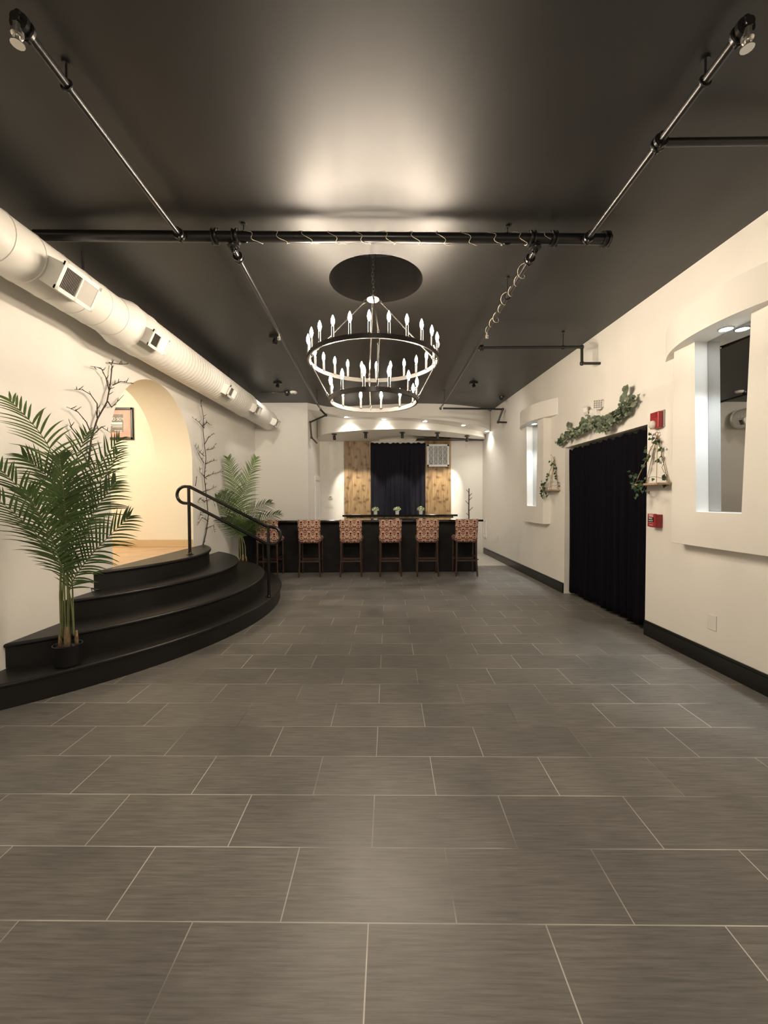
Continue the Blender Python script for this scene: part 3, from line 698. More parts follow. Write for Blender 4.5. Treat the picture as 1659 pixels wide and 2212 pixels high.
for a in ((x0, x0+fw, zb_, zt), (x1-fw, x1, zb_, zt), (x0, x1, zb_, zb_+fw), (x0, x1, zt-fw, zt)): b.box((a[0], 11.205, a[2]), (a[1], 11.254, a[3]))
b.build('frame', M['white'], lat, bevel=.004)
b = MB(); xi0, xi1, zi0, zi1 = x0+fw, x1-fw, zb_+fw, zt-fw
for k in range(1, 4):
    x = xi0+(xi1-xi0)*k/4; b.box((x-.008, 11.215, zi0), (x+.008, 11.23, zi1))
cw, chh = (xi1-xi0)/4, (zi1-zi0)/3
for i in range(4):
    for j in range(3):
        c = V((xi0+cw*(i+.5), 11.222, zi0+chh*(j+.5)))
        for s in (-1, 1): b.tube([c+V((-cw/2, 0, -s*chh/2)), c+V((cw/2, 0, s*chh/2))], .0048, 6)
b.build('lattice', M['white'], lat)
b = MB(); b.box((xi0-.01, 11.235, zi0-.01), (xi1+.01, 11.245, zi1+.01)); b.build('pane', M['glassdk'], lat)
p = at(714, 1074, y=YB); t = thing('thermostat', 'white thermostat on the back wall above the switch plate', 'thermostat', tuple(p))
b = MB(); b.box((p.x-.06, YB-.028, p.z-.045), (p.x+.06, YB, p.z+.045)); b.build('body', M['plastic'], t, bevel=.008)
b = MB(); b.box((p.x-.03, YB-.030, p.z-.018), (p.x+.03, YB-.027, p.z+.022)); b.build('screen', M['grey'], t)
p = at(711, 1092, y=YB); t = thing('switch_plate', 'white four-gang switch plate below the thermostat', 'switch', tuple(p))
b = MB(); b.box((p.x-.11, YB-.008, p.z-.06), (p.x+.11, YB, p.z+.06)); b.build('plate', M['plastic'], t, bevel=.003)
for k in range(4):
    b = MB(); x = p.x-.072+.048*k; b.box((x-.006, YB-.02, p.z-.008), (x+.006, YB-.007, p.z+.014)); b.build('toggle', M['plastic'], t)

# ------------------------------------------------------------------ bar
bar = thing('bar_counter', 'long black bar counter with a glossy top behind the stools', 'bar', (-.4, 8.4, 0))
b = MB(); b.box((XL+.01, 8.27, 0), (1.98, 8.80, 1.03)); b.build('base', M['bar'], bar)
b = MB(); b.box((XL+.005, 8.12, 1.03), (2.08, 8.86, 1.072)); b.build('countertop', M['counter'], bar, bevel=.006)
bb = thing('back_counter', 'narrow black-topped back counter below the dark drape', 'counter', (.5, 10.6, 0))
b = MB(); b.box((-.95, 10.38, 1.05), (2.0, 11.0, 1.098)); b.build('countertop', M['counter'], bb, bevel=.006)
b = MB(); b.box((-.86, 10.46, 0), (1.9, 10.98, 1.05)); b.build('cabinet', M['ply'], bb)
b = MB(); x = at(770, 1110, y=10.5).x; b.box((x-.12, 10.42, 1.098), (x+.10, 10.58, 1.103)); tag(b.build('paper_sheet', M['plastic'], None, loc=(x, 10.5, 1.098)), 'white sheet lying on the left end of the back counter', 'paper')
def flowerpot(px, label):
    x = at(px, 1110, y=10.45).x; t = thing('flower_pot', label, 'plant', (x, 10.46, 1.098), 'white potted flowers on the back counter'); c = V((x, 10.46, 1.098))
    b = MB(); b.lathe(c, [(.034, 0), (.045, .005), (.050, .10), (.046, .10), (.044, .085)], 18); b.build('pot', M['plastic'], t, 'auto')
    rnd = random.Random(px); b = MB(); b.cur = 0
    for k in range(120):
        a = rnd.uniform(0, 2*pi); r = .095*sqrt(rnd.random()); z = .10+.11*rnd.random()*(1-(r/.13)**2)
        q = c+V((r*cos(a), r*sin(a), z)); n = V((cos(a)*.6, sin(a)*.6, rnd.uniform(.3, 1))).normalized(); u = n.orthogonal().normalized(); w = n.cross(u); s = rnd.uniform(.012, .022)
        b.cur = 0 if rnd.random() < .62 else 1
        b.face([q+(u*cos(2*pi*i/6)+w*sin(2*pi*i/6))*s*(1 if i % 2 else .7)+n*(.006 if i % 2 else 0) for i in range(6)])
    b.build('blossom', [M['flower'], M['leafy']], t)
    b = MB()
    for k in range(7):
        a = 2*pi*k/7; b.tube([c+V((0, 0, .08)), c+V((cos(a)*.03, sin(a)*.03, .13)), c+V((cos(a)*.06, sin(a)*.06, .165))], .003, 5)
    b.build('stem', M['leafy'], t)
flowerpot(811, 'white pot of pale flowers leftmost on the back counter')
flowerpot(858, 'white pot of pale flowers in the middle of the back counter')
flowerpot(909, 'white pot of pale flowers rightmost on the back counter')
# coat tree
cxr = at(1013, 1100, y=9.95).x; ct = thing('coat_rack', 'dark branching coat tree standing in the corner right of the back counter', 'coat rack', (cxr, 9.95, 0))
zt = at(1013, 1055, y=9.95).z; c = V((cxr, 9.95, 0))
b = MB(); b.tube([c+V((0, 0, .02)), c+V((.008, 0, .6)), c+V((-.004, 0, 1.2)), c+V((0, 0, zt))], [.02, .017, .015, .012], 10); b.build('pole', M['wood_dk'], ct, 'auto')
for dz, s, l in ((.05, -1, .07), (.14, 1, .07), (.24, 1, .07), (.34, -1, .09), (.50, 1, .09), (.62, -1, .07)):
    b = MB(); p0 = c+V((0, 0, zt-dz-.05)); b.tube([p0, p0+V((s*l*.5, -.01, l*.45)), p0+V((s*l, -.02, l))], [.008, .007, .006], 8); b.build('hook', M['wood_dk'], ct, 'auto')
for k in range(3):
    a = -.5+k*2*pi/3; b = MB(); b.tube([c+V((0, 0, .14)), c+V((.13*cos(a), .13*sin(a), .05)), c+V((.24*cos(a), .24*sin(a), .012))], .012, 8); b.build('foot', M['wood_dk'], ct, 'auto')

# bar stools
def make_stool():
    t = thing('bar_stool', '', 'stool', (0, 0, 0), 'damask bar stools along the bar')
    # slightly bowed backrest, facing the bar (+y); origin below the seat between the rear legs
    b = MB(); nx, nz = 8, 8; fr2, bk = [], []
    for j in range(nz+1):
        z = .655+.445*j/nz; lean = -.05*((j/nz)**1.3)
        for i in range(nx+1):
            u = -1+2*i/nx; x = u*(.205+.012*j/nz); yb = -.03+lean-.018*(1-u*u)
            e = .02 if i in (0, nx) or j in (0, nz) else 0
            bk.append(V((x, yb+e*.6, z))); fr2.append(V((x, yb+.062-e*.6, z)))
    n = nx+1; vs = bk+fr2; o2 = len(bk); fs = []
    for j in range(nz):
        for i in range(nx):
            a = j*n+i; fs += [(a, a+1, a+n+1, a+n), (o2+a, o2+a+n, o2+a+n+1, o2+a+1)]
    for i in range(nx): fs += [(i, o2+i, o2+i+1, i+1), (nz*n+i, nz*n+i+1, o2+nz*n+i+1, o2+nz*n+i)]
    for j in range(nz): fs += [(j*n, (j+1)*n, o2+(j+1)*n, o2+j*n), (j*n+nx, o2+j*n+nx, o2+(j+1)*n+nx, (j+1)*n+nx)]
    b.add(vs, fs); b.build('backrest', M['damask'], t, True)
    b = MB(); b.hexa([(-.205, -.02, .665), (.205, -.02, .665), (.225, .44, .665), (-.225, .44, .665)], [(-.205, -.02, .765), (.205, -.02, .765), (.225, .44, .765), (-.225, .44, .765)])
    b.build('seat', M['damask'], t, bevel=.03)
    for sx_ in (-1, 1):
        b = MB(); b.tube([(sx_*.185, -.012, .70), (sx_*.188, -.012, .35), (sx_*.203, -.05, 0)], [.021, .019, .016], 8); b.build('leg', M['wood_dk'], t, 'auto')
        b = MB(); b.tube([(sx_*.197, .40, .68), (sx_*.2, .405, 0)], [.022, .016], 8); b.build('leg', M['wood_dk'], t, 'auto')
        b = MB(); b.tube([(sx_*.19, -.015, .36), (sx_*.198, .403, .36)], .012, 8); b.build('stretcher', M['wood_dk'], t, 'auto')
    b = MB(); b.box((-.185, -.035, .288), (.185, -.012, .318)); b.build('stretcher', M['wood_dk'], t)
    b = MB(); b.box((-.195, .39, .27), (.195, .415, .31)); b.build('stretcher', M['wood_dk'], t)
    return t
SL = ['damask bar stool leftmost in the row, behind the end of the handrail', 'second damask bar stool from the left, before the recess door', 'third damask bar stool from the left, below the left plywood panel',
      'fourth damask bar stool from the left, below the dark drape', 'fifth damask bar stool from the left, below the lattice window', 'damask bar stool rightmost in the row, by the bar end']
st0 = make_stool()
for k, (x, rot) in enumerate(((-2.15, .0), (-1.345, .03), (-.553, 0), (.205, .02), (.918, -.05), (1.665, -.03))):
    o = st0 if k == 0 else copy_tree(st0)
    o.location = (x, 7.78, 0); o.rotation_euler.z = rot; o['label'] = SL[k]

# ------------------------------------------------------------------ soffit lights
SP = [(722, 937, 'leftmost'), (790, 933, 'second from left'), (869, 933, 'middle'), (945, 934, 'fourth from left'), (1009, 941, 'rightmost')]
AIM = [(-.75, 1.5), (-.45, 1.45), (.5, 1.2), (1.5, 1.45), (1.75, 1.5)]
for (px, py, w), (axx, az) in zip(SP, AIM):
    p = at(px, py+1, z=3.17); p = at(px, py+1, z=zl(p.y)); t = thing('track_spotlight', 'small black spotlight %s of the five under the curved soffit' % w, 'spotlight', tuple(p), 'black spotlights under the soffit')
    b = MB(); b.lathe(p, [(.065, .001), (.065, -.014), (.06, -.018)], 20); b.build('canopy', M['black'], t, 'auto')
    tg = V((axx, YB, az)); d = (tg-p).normalized(); j = p+V((0, 0, -.06))
    b = MB(); b.tube([p+V((0, 0, -.015)), j], .008, 8); b.build('arm', M['black'], t, 'auto')
    d2 = (d*.5+V((0, 0, -1))).normalized()
    b = MB(); b.lathe(j-d2*.03, [(.03, 0), (.036, .01), (.036, .115), (.030, .118), (.028, .10)], 16, d2); b.build('lamp_head', M['black'], t, 'auto')
    lamp('SPOT', j+d2*.14, 95 if px != 869 else 60, (1, .90, .74), .03, tg, 46, .55)
DLP = [(748, 900.5), (829, 905), (918, 909.5), (1001, 918), (1052, 931)]
for k, (px, py) in enumerate(DLP):
    p = at(px, py, y=9.9)
    for _ in range(4): p = at(px, py, z=zu(p.x)-.002)
    t = thing('downlight', '%s of the five lit downlights in the upper soffit band' % ['leftmost', 'second from left', 'middle', 'fourth from left', 'rightmost'][k], 'downlight', tuple(p), 'downlights of the upper soffit band')
    b = MB(); b.lathe(p, [(.05, .004), (.06, 0), (.06, -.006), (.05, -.008)], 20); b.build('trim_ring', M['trimring'], t, 'auto')
    b = MB(); b.lathe(p+V((0, 0, -.0095)), [(.046, 0), (.046, -.002)], 20); b.build('lens', M['led'], t)
    lamp('SPOT', p+V((0, 0, -.02)), 30, (1, .93, .82), .03, p+V((0, 0, -1)), 130, .7)

# ------------------------------------------------------------------ right-wall fittings
def cover(yc, z0, z1, w, label, d=.008):
    b = MB(); b.box((XR-d, yc-w/2, z0), (XR, yc+w/2, z1)); return tag(b.build('outlet_cover', M['plastic'], None, bevel=.002, loc=(XR, yc, (z0+z1)/2)), label, 'outlet')
cover(3.45, .33, .46, .09, 'blank white cover plate low on the right wall below the near niche')
cover(6.83, .48, .60, .08, 'white outlet low on the right wall between the doorway and the far niche')
cover(9.84, .48, .58, .07, 'small white outlet low on the right wall near the bar end')
t = thing('access_panel', 'narrow white framed panel low on the right wall beyond the bar', 'panel', (XR, 11.0, .44))
b = MB(); y0, y1, z0, z1 = 10.85, 11.14, .44, .92
for a in ((y0, y0+.04, z0, z1), (y1-.04, y1, z0, z1), (y0, y1, z0, z0+.04), (y0, y1, z1-.04, z1)): b.box((XR-.03, a[0], a[2]), (XR, a[1], a[3]))
b.build('frame', M['white'], t, bevel=.003); b = MB(); b.box((XR-.012, y0+.04, z0+.04), (XR, y1-.04, z1-.04)); b.build('panel', M['plastic'], t)
# fire pull station
t = thing('fire_alarm_pull', 'red fire pull station on the right wall below the strobe', 'fire alarm', (XR, 4.14, 1.24)); XF = XR-.078
b = MB(); b.box((XF+.018, 4.085, 1.172), (XR, 4.20, 1.305)); b.build('back_box', M['red2'], t, bevel=.003)
b = MB(); b.box((XF, 4.088, 1.178), (XF+.019, 4.205, 1.312)); fp = b.build('face_plate', M['red'], t, bevel=.004)
text_mesh('lettering', 'FIRE', .040, M['letter'], fp, (XF-.0005, 4.147, 1.292), (0, -1, 0), (0, 0, 1))
b = MB(); b.box((XF-.004, 4.105, 1.225), (XF+.001, 4.188, 1.275)); tb_ = b.build('pull_handle', M['black'], t, bevel=.003)
text_mesh('lettering', 'PULL', .026, M['letter'], tb_, (XF-.005, 4.147, 1.263), (0, -1, 0), (0, 0, 1))
b = MB(); b.box((XF-.005, 4.115, 1.236), (XF-.0035, 4.178, 1.243)); b.box((XF-.0015, 4.12, 1.195), (XF, 4.175, 1.199)); b.box((XF-.0015, 4.112, 1.217), (XF, 4.183, 1.2195)); b.build('stripe', M['letter'], t)
# strobe
t = thing('fire_strobe', 'red fire alarm strobe with clear dome lens beside the doorway top', 'fire alarm', (XR, 4.16, 2.26))
b = MB(); b.box((XR-.012, 4.07, 2.19), (XR, 4.21, 2.36)); b.build('back_plate', M['grey'], t, bevel=.003)
b = MB(); b.box((XR-.06, 4.085, 2.185), (XR-.012, 4.215, 2.35)); bd = b.build('housing', M['red'], t, bevel=.006)
b = MB(); b.box((XR-.064, 4.115, 2.29), (XR-.059, 4.185, 2.335)); b.build('sounder_grille', M['red2'], bd)
b = MB(); b.lathe((XR-.058, 4.16, 2.225), [(.042, 0), (.042, .012), (.036, .03), (.02, .042), (.004, .046)], 20, (-1, 0, 0)); b.build('lens', M['lens'], t, True)
# emergency light
t = thing('emergency_light', 'white twin-head emergency light above the eucalyptus garland', 'emergency light', (XR, 5.38, 2.58))
b = MB(); b.hexa([(XR, 5.25, 2.54), (XR, 5.50, 2.54), (XR, 5.46, 2.67), (XR, 5.29, 2.67)], [(XR-.06, 5.27, 2.55), (XR-.06, 5.48, 2.55), (XR-.05, 5.45, 2.66), (XR-.05, 5.30, 2.66)]); b.build('housing', M['plastic'], t, bevel=.006)
for yy_, fx, fy, zz_ in ((5.23, -.35, -.9, 2.685), (5.53, -.8, .6, 2.665)):
    d = V((fx, fy, -.15)).normalized(); c = V((XR-.06, yy_, zz_)); u = d.cross(V((0, 0, 1))).normalized(); w_ = u.cross(d)
    def hp(a, bq, e): return c+u*a+w_*bq+d*e
    b = MB(); s = .062
    lo = [hp(s*cos(q_+.39)*1.08, s*sin(q_+.39)*1.08, -.03) for q_ in [pi/4*i for i in range(8)]]; hi = [hp(s*1.2*cos(q_+.39), s*1.2*sin(q_+.39), .02) for q_ in [pi/4*i for i in range(8)]]
    b.hexa(lo, hi); hd = b.build('lamp_head', M['plastic'], t, bevel=.004)
    b = MB()
    for i in range(4):
        for j in range(4):
            a, e = (-1.5+i)*.026, (-1.5+j)*.026
            b.hexa([hp(a-.010, e-.010, .0195), hp(a+.010, e-.010, .0195), hp(a+.010, e+.010, .0195), hp(a-.010, e+.010, .0195)], [hp(a-.010, e-.010, .0215), hp(a+.010, e-.010, .0215), hp(a+.010, e+.010, .0215), hp(a-.010, e+.010, .0215)])
    b.build('led_grid', M['grey'], hd)
    b = MB(); b.tube([(XR-.03, yy_+(5.38-yy_)*.5, 2.63), c-d*.03], .012, 8); b.build('swivel', M['plastic'], t, True)

# leaf helper
def leaf(b, p, d, n, ln, wd, shape='oval'):
    d = V(d).normalized(); n = V(n); n = (n-d*n.dot(d)); n = n.normalized() if n.length > 1e-4 else d.orthogonal().normalized(); s = d.cross(n)
    if shape == 'oval': pr_ = [(.0, .12), (.2, .75), (.5, 1), (.8, .72), (1, .1)]
    else: pr_ = [(0, .25), (.08, 1.0), (.3, .8), (.42, .95), (.6, .5), (1, .04)]
    vs = []
    for f, w in pr_:
        c = p+d*ln*f+n*ln*.10*sin(f*pi); vs += [c-s*wd*w/2+n*wd*.10*w, c, c+s*wd*w/2+n*wd*.10*w]
    b.add(vs, [q for i in range(len(pr_)-1) for q in ((3*i, 3*i+1, 3*i+4, 3*i+3), (3*i+1, 3*i+2, 3*i+5, 3*i+4))])
# eucalyptus garland along the doorway head
gp = smooth_path([V((2.84, 6.34, 2.345)), V((2.82, 6.05, 2.40)), V((2.80, 5.7, 2.40)), V((2.80, 5.4, 2.45)), V((2.79, 5.15, 2.43)), V((2.80, 4.95, 2.38)), V((2.81, 4.78, 2.44)), V((2.82, 4.62, 2.48)), V((2.83, 4.50, 2.56))], 8)
gar = thing('eucalyptus_garland', 'grey-green eucalyptus garland draped over the curtained doorway', 'garland', (2.8, 5.4, 2.4))
b = MB(); b.tube(gp, .006, 6); b.build('stem', M['twig'], gar, True)
rnd = random.Random(11); b = MB()
for k in range(520):
    f = rnd.random()*(len(gp)-1); i = int(f); c = lerp(gp[i], gp[min(i+1, len(gp)-1)], f-i)
    d = V((rnd.gauss(-.35, .6), rnd.gauss(0, 1), rnd.gauss(.05, .8))).normalized(); tt = f/(len(gp)-1)
    sp_ = .042+.02*sin(pi*min(1, tt*1.1)); q = c+V((-abs(rnd.gauss(0, .03)), rnd.gauss(0, .03), max(-.07, min(.075, rnd.gauss(0, sp_*.75)))))
    q.x = min(q.x, 2.845); b.cur = 0 if rnd.random() < .72 else 1
    if d.x > 0: d.x *= -.3
    ln = rnd.uniform(.042, .068); leaf(b, q, d, (rnd.gauss(-.8, .4), rnd.gauss(-.4, .5), rnd.gauss(.3, .5)), ln, ln*rnd.uniform(.7, .95))
for q, d in ((V((2.82, 6.02, 2.53)), (0, .3, .6)), (V((2.80, 5.52, 2.51)), (-.2, .6, .5)), (V((2.80, 4.62, 2.61)), (-.2, .9, .5)), (V((2.80, 4.58, 2.66)), (-.1, -.2, 1))):
    for j in range(3): leaf(b, q+V((0, rnd.gauss(0, .02), rnd.gauss(0, .015))), V(d)+V((0, rnd.gauss(0, .3), rnd.gauss(0, .3))), (-1, -.3, .2), .09, .065)
b.build('leaves', [M['eu1'], M['eu2']], gar, True)

# rope shelves with ivy
def rope_shelf(yc, zs, label, ivylabel, hw, seed, dep=.145, ztop=None):
    apex = V((XR-.015, yc+.0, ztop)); t = thing('rope_shelf', label, 'shelf', (XR-dep/2, yc, zs), 'rope-hung shelves beside the doorway')
    b = MB(); b.box((XR-dep, yc-hw, zs-.011), (XR-.002, yc+hw, zs+.009)); b.build('board', M['shelf'], t, bevel=.002)
    ends = [V((x, yc+s*(hw-.03), zs+.005)) for s in (-1, 1) for x in (XR-dep+.015, XR-.02)]
    for e in ends:
        b = MB(); b.tube([e-V((0, 0, .03)), e, apex], .0035, 6); b.build('rope', M['rope'], t, True)
    b = MB(); b.tube([apex+V((-.008, .02*cos(a), .02*sin(a)+.01)) for a in [2*pi*i/12 for i in range(12)]], .004, 6, closed=True); b.build('hook', M['rope'], t, True)
    rnd = random.Random(seed); iv = thing('ivy_vine', ivylabel, 'vine', (XR-dep/2, yc, zs), 'ivy on the rope shelves')
    bv = MB(); bl = MB()
    def run(path, n, sz):
        pp = [p_+V((rnd.gauss(0, .008), rnd.gauss(0, .012), rnd.gauss(0, .01))) for p_ in smooth_path(path, 7)]
        for p_ in pp: p_.x = min(p_.x, XR-.012)
        bv.tube(pp, .0022, 5)
        for k in range(n):
            p_ = rnd.choice(pp)+V((-abs(rnd.gauss(0, .012)), rnd.gauss(0, .015), rnd.gauss(0, .015))); ln = rnd.uniform(.7, 1.2)*sz
            leaf(bl, p_, (rnd.gauss(-.3, .3), rnd.gauss(0, .8), rnd.gauss(-.4, .6)), (rnd.gauss(-.8, .3), rnd.gauss(-.5, .4), rnd.gauss(.3, .4)), ln, ln*.95, 'ivy')
    A, B = ends[1], ends[2]; F = XR-dep
    run([apex+V((-.02, .06, .02)), lerp(apex, B, .25), lerp(apex, B, .6), B], 13, .045)
    run([apex+V((-.02, -.02, -.03)), lerp(apex, A, .25)+V((-.01, -.02, 0)), lerp(apex, A, .55), A], 13, .045)
    run([B+V((0, -.02, .05)), B+V((0, -.12, .03)), V((F, yc, zs+.05)), A+V((0, .05, .06))], 9, .04)
    run([B+V((0, .05, .12)), B+V((-.01, .0, .02)), B+V((-.02, -.04, -.05)), B+V((-.01, -.06, -.13))], 15, .045)
    run([V((F-.01, yc+.05, zs+.02)), V((F-.015, yc-.02, zs-.05)), V((F-.01, yc-.1, zs-.10))], 7, .04)
    bv.build('stem', M['twig'], iv, True); bl.build('leaves', M['ivy'], iv, True)
rope_shelf(4.16, 1.615, 'rope-hung wooden shelf between the doorway and the near niche', 'ivy trailing over the rope shelf near the viewer', .20, 21, .15, 2.12)
rope_shelf(6.62, 1.615, 'rope-hung wooden shelf between the doorway and the far niche', 'ivy trailing over the rope shelf beyond the doorway', .20, 22, .15, 2.13)

# ------------------------------------------------------------------ framed poster in the passage
x0, x1, z0, z1, yw = -4.36, -3.745, 2.405, 2.89, AY1
fr = thing('framed_poster', 'black-framed pink poster hanging in the passage behind the arch', 'poster', ((x0+x1)/2, yw, z0))
b = MB(); f = .035
for a in ((x0, x0+f, z0, z1), (x1-f, x1, z0, z1), (x0, x1, z0, z0+f), (x0, x1, z1-f, z1)): b.box((a[0], yw-.03, a[2]), (a[1], yw-.001, a[3]))
b.build('frame', M['frame'], fr, bevel=.003)
b = MB(); b.box((x0+f, yw-.012, z0+f), (x1-f, yw-.004, z1-f)); b.build('mat_board', M['pink'], fr)
b = MB(); b.box((x0+.10, yw-.015, z0+.115), (x1-.155, yw-.0115, z1-.10)); prn = b.build('print', M['posterdark'], fr)
text_mesh('lettering', 'YO SOY', .060, M['letter'], fr, (x1-.245, yw-.0155, z1-.175), (1, 0, 0), (0, 0, 1))
b = MB()
for k, (zz, w, h) in enumerate(((.222, .17, .022), (.248, .16, .007), (.268, .17, .007), (.288, .15, .007), (.345, .12, .006), (.362, .09, .006))): b.box((x1-.165-w, yw-.0158, z1-zz-h), (x1-.165, yw-.0148, z1-zz))
b.box((x1-.36, yw-.0158, z1-.33), (x1-.34, yw-.0148, z1-.15)); b.build('text_lines', M['letter'], fr)
b = MB(); b.add([(x1-.50, yw-.0155, z0+.13), (x1-.365, yw-.0155, z0+.14), (x1-.385, yw-.0155, z0+.20), (x1-.42, yw-.0155, z0+.27), (x1-.46, yw-.0155, z0+.30), (x1-.50, yw-.0155, z0+.26)], [(0, 1, 2, 3, 4, 5)]); b.build('picture', M['posterred'], fr)

# ------------------------------------------------------------------ palms
def frond(parent, pts, nl, lf, wd, ma, rnd, droop=.35, start=.3, spread=1.0):
    pp = smooth_path(pts, 8); n = len(pp); b = MB()
    b.cur = 1; b.tube(pp, [.0065-.005*i/(n-1) for i in range(n)], 6); b.cur = 0
    for k in range(nl):
        f = start+(1-start)*(k+.5)/nl; g = (f-start)/(1-start); i = min(int(f*(n-1)), n-2); c = lerp(pp[i], pp[i+1], f*(n-1)-i)
        t = (pp[i+1]-pp[i]).normalized(); side = t.cross(V((-.15, 1, 0)))*.9; s2 = t.cross(V((0, 0, 1)))
        side = side + s2*(.45 if s2.dot(side) >= 0 else -.45)        # the fronds are bent out to face the room
        side = (side-t*side.dot(t)).normalized(); upv = side.cross(t)
        if upv.z < 0: upv = -upv
        ll = lf*(.22+.98*sin(pi*(.14+.82*g)))*rnd.uniform(.88, 1.08)
        for s in (-1, 1):
            ang = .95-.45*g+rnd.gauss(0, .06); d = (t*cos(ang)+side*s*sin(ang)*spread+upv*.22).normalized(); nn = upv
            vs = []; p = c.copy(); m_ = 5; st_ = ll/m_
            for q in range(m_+1):
                h = q/m_; w = wd*(1-h**2.2)*(.55+.45*min(1, h*4)); sd = d.cross(nn).normalized()
                vs += [p-sd*w/2, p+nn*w*.18, p+sd*w/2]
                d = (d+V((0, 0, -droop*.36))).normalized(); p = p+d*st_; p.x = max(p.x, XL+.015)
            b.add(vs, [z_ for q in range(m_) for z_ in ((3*q, 3*q+1, 3*q+4, 3*q+3), (3*q+1, 3*q+2, 3*q+5, 3*q+4))])
    return b.build('frond', [ma, M['stem']], parent, True)
def palm(base, label, fr_list, lf, nl, seed, trunks):
    t = thing('potted_palm', label, 'plant', tuple(base), 'artificial palms beside the steps'); rnd = random.Random(seed); base = V(base)
    b = MB(); b.lathe(base, [(.075, 0), (.085, .004), (.096, .155), (.099, .16), (.092, .16), (.088, .14)], 28); b.build('pot', M['pot'], t, 'auto')
    b = MB(); b.lathe(base, [(.086, .13), (.02, .142)], 20); b.build('soil', M['soil'], t, True)
    for dx, dy, h, r in trunks:
        c = base+V((dx, dy, .13)); b = MB(); b.tube([c, c+V((0, 0, h*.6)), c+V((0, 0, h))], [r, r*.95, r*.6], 12); b.build('trunk', M['bark'], t, True)
    for k, (pts, ma) in enumerate(fr_list):
        dx, dy, h, r = trunks[k % len(trunks)]; s = base+V((dx*.8+rnd.gauss(0, .006), dy*.8+rnd.gauss(0, .006), .13+h*.7))
        big = len(fr_list) < 10 and k < 2
        frond(t, [s, V((s.x*.85+pts[0].x*.15, s.y*.8+pts[0].y*.2, (s.z+pts[0].z)/2))]+pts, nl+14 if big else nl, lf, .021 if big else .0165, ma, rnd, start=.40 if len(pts) < 3 else .44)
    return t
PB = at(143, 1437, z=.19); PB = V((PB.x, PB.y+.02, .19))
def pp_(*l): return [at(x, y, y=d) for x, y, d in l]
g1, g2 = M['frond'], M['frond2']
FL = [(pp_((141, 1100, 3.12), (105, 965, 2.92), (20, 862, 2.62)), g2),
      (pp_((128, 1200, 3.1), (70, 1090, 2.88), (-12, 1000, 2.62)), g1),
      (pp_((130, 1220, 3.08), (65, 1140, 2.8), (-40, 1050, 2.5)), g1),
      (pp_((141, 1120, 3.2), (152, 1030, 3.3), (188, 935, 3.42)), g1),
      (pp_((150, 1150, 3.2), (190, 1040, 3.35), (258, 948, 3.5)), g1),
      (pp_((158, 1200, 3.12), (195, 1120, 3.15), (250, 1040, 3.15)), g1),
      (pp_((155, 1260, 3.15), (205, 1190, 3.2), (280, 1115, 3.22)), g1),
      (pp_((138, 1120, 3.18), (110, 1040, 3.1), (50, 985, 2.95)), g1),
      (pp_((135, 1230, 3.0), (100, 1140, 2.86), (58, 1060, 2.75)), g1),
      (pp_((155, 1170, 3.25), (200, 1070, 3.4), (255, 975, 3.6)), g1),
      (pp_((140, 1130, 3.05), (137, 1060, 3.0), (128, 985, 2.95)), g1)]
palm(PB, 'large artificial palm in a black pot on the lowest step, nearest the viewer', FL, .235, 25, 5, [(.0, 0, .17, .024), (-.058, .0, .11, .013), (.055, .02, .13, .013)])
PB2 = V((-2.50, 7.42, .19))
FL2 = [(pp_((515, 1135, 7.4), (508, 1060, 7.35), (492, 988, 7.25)), g2),
       (pp_((517, 1135, 7.4), (528, 1060, 7.35), (553, 988, 7.25)), g2),
       (pp_((520, 1140, 7.4), (545, 1105, 7.3), (585, 1085, 7.1)), g1),
       (pp_((512, 1140, 7.4), (495, 1095, 7.3), (485, 1062, 7.1)), g1),
       (pp_((512, 1145, 7.4), (485, 1105, 7.25), (470, 1070, 7.1)), g1),
       (pp_((522, 1150, 7.4), (560, 1125, 7.3), (604, 1108, 7.1)), g1),
       (pp_((522, 1155, 7.4), (545, 1135, 7.2), (560, 1125, 7.0)), g1),
       (pp_((512, 1155, 7.4), (490, 1130, 7.2), (478, 1120, 7.0)), g1)]
palm(PB2, 'artificial palm behind the curved steps at the left end of the bar', FL2, .25, 26, 9, [(.0, 0, .17, .024), (-.058, .0, .11, .013), (.055, .02, .13, .013)])

# ------------------------------------------------------------------ bare branches on the left wall
def branch(label, paths, seed, X=XL+.03):
    rnd = random.Random(seed); b = MB(); p00 = at(*paths[0][0], x=X)
    for P in paths:
        pts = [at(x, y, x=X) for x, y in P]; pts = [p_+V((rnd.uniform(0, .05), 0, 0)) for p_ in pts]; n = len(pts)
        main = P is paths[0]; r0 = .009 if main else .006
        b.tube(pts, [r0*(1-.65*i/(n-1)) for i in range(n)], 7)
        for i in range(n-1):
            seg = pts[i+1]-pts[i]; m_ = max(1, int(seg.length/.06))
            for k in range(m_):
                if rnd.random() < .2 and main: continue
                c = lerp(pts[i], pts[i+1], (k+rnd.random())/m_); d = seg.normalized()
                s = rnd.choice((-1, 1)); q = (d*.55+V((rnd.uniform(0, .6), s*rnd.uniform(.4, .9), rnd.uniform(-.2, .6)))).normalized(); l = rnd.uniform(.03, .065)
                b.tube([c, c+q*l*.5, c+q*l+V((0, 0, .006))], [.004, .0035, .0018], 5)
    return tag(b.build('bare_branch', M['twig'], None, True, loc=tuple(p00)), label, 'branch', 'bare branches on the left wall')
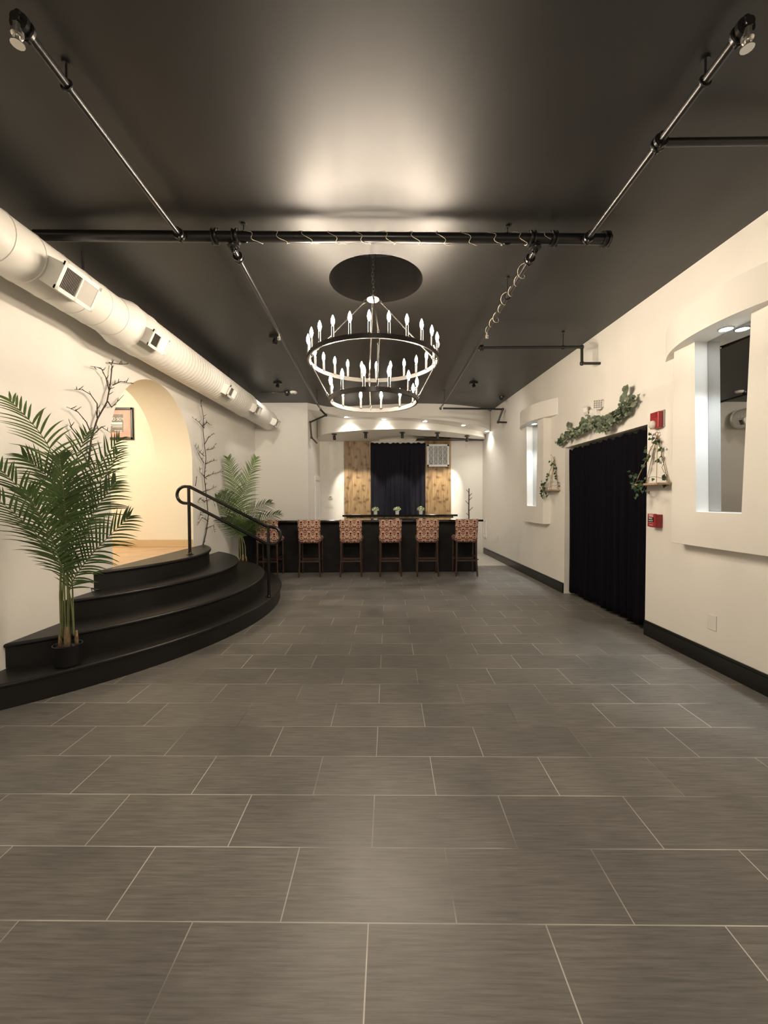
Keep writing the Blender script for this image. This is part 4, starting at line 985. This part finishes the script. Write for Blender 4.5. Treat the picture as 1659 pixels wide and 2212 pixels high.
branch('bare brown branch on the wall rising behind the large palm', [
    [(190, 1010), (196, 945), (206, 905), (224, 868), (237, 828), (241, 790), (233, 783), (252, 787), (275, 786)],
    [(207, 903), (203, 872), (190, 852), (172, 842), (150, 841)], [(224, 868), (238, 880), (254, 866), (262, 853)], [(232, 845), (224, 815), (208, 795), (188, 791)],
    [(238, 832), (256, 824), (285, 829)], [(196, 945), (178, 912), (160, 890), (138, 879)], [(165, 950), (153, 925), (145, 905)], [(198, 935), (215, 922), (236, 936)],
    [(192, 1000), (222, 1010), (235, 1030)]], 31)
branch('tall bare branch on the wall between the archway and the far palm', [
    [(438, 1180), (444, 1150), (448, 1115), (440, 1075), (438, 1030), (440, 990), (438, 930), (436, 900), (428, 870), (431, 862)],
    [(435, 925), (428, 912), (411, 902)], [(437, 920), (446, 912), (454, 918)], [(440, 960), (448, 945), (462, 935)], [(440, 972), (452, 970), (462, 958)], [(437, 985), (426, 975), (422, 960)],
    [(440, 1000), (428, 985), (421, 960)], [(440, 1003), (450, 997), (464, 994)], [(440, 1035), (432, 1020), (425, 1008)], [(440, 1032), (455, 1024), (477, 1018)], [(420, 1050), (418, 1035), (422, 1028)],
    [(438, 1062), (450, 1058), (463, 1052)], [(441, 1085), (430, 1076), (422, 1086)], [(442, 1082), (455, 1078), (463, 1096)], [(446, 1125), (432, 1118), (426, 1135)], [(444, 1142), (456, 1135), (462, 1152)], [(446, 1110), (433, 1106), (424, 1122)]], 32)

# ------------------------------------------------------------------ unseen lamps added for brightness: the passage and the other half of the room
lamp('POINT', (-4.5, 4.6, 3.0), 62, (1, .89, .70), .15)
b = MB(); fx = V((0, -1.6, zc(-1.6)))
t = thing('added_ceiling_lamp', 'round lit ceiling lamp added unseen behind the viewer to brighten the near half of the room', 'lamp', tuple(fx))
b.lathe(fx, [(.20, .0), (.20, -.05), (.17, -.06)], 28); b.build('base', M['plastic'], t, 'auto')
M['glow'] = mat('added_diffuser_lit', (1, .9, .75), .4, emit=(1, .86, .66), es=14)
b = MB(); b.lathe(fx+V((0, 0, -.06)), [(.17, 0), (.16, -.03), (.10, -.06), (.02, -.07)], 28); b.build('diffuser', M['glow'], t, True)
lamp('POINT', fx+V((0, 0, -.25)), 85, (1, .89, .74), .12)  # added point light below the unseen lamp, brightens near floor and walls

# ------------------------------------------------------------------ world and colour
w = bpy.data.worlds.new('world'); S.world = w; w.use_nodes = True
w.node_tree.nodes['Background'].inputs['Color'].default_value = (.9, .85, .75, 1); w.node_tree.nodes['Background'].inputs['Strength'].default_value = .02
S.view_settings.view_transform = 'Standard'; S.view_settings.look = 'None'; S.view_settings.gamma = 1; S.view_settings.exposure = .44
S.view_settings.use_curve_mapping = False
S.cycles.use_denoising = True; S.cycles.max_bounces = 8; S.cycles.sample_clamp_indirect = 8
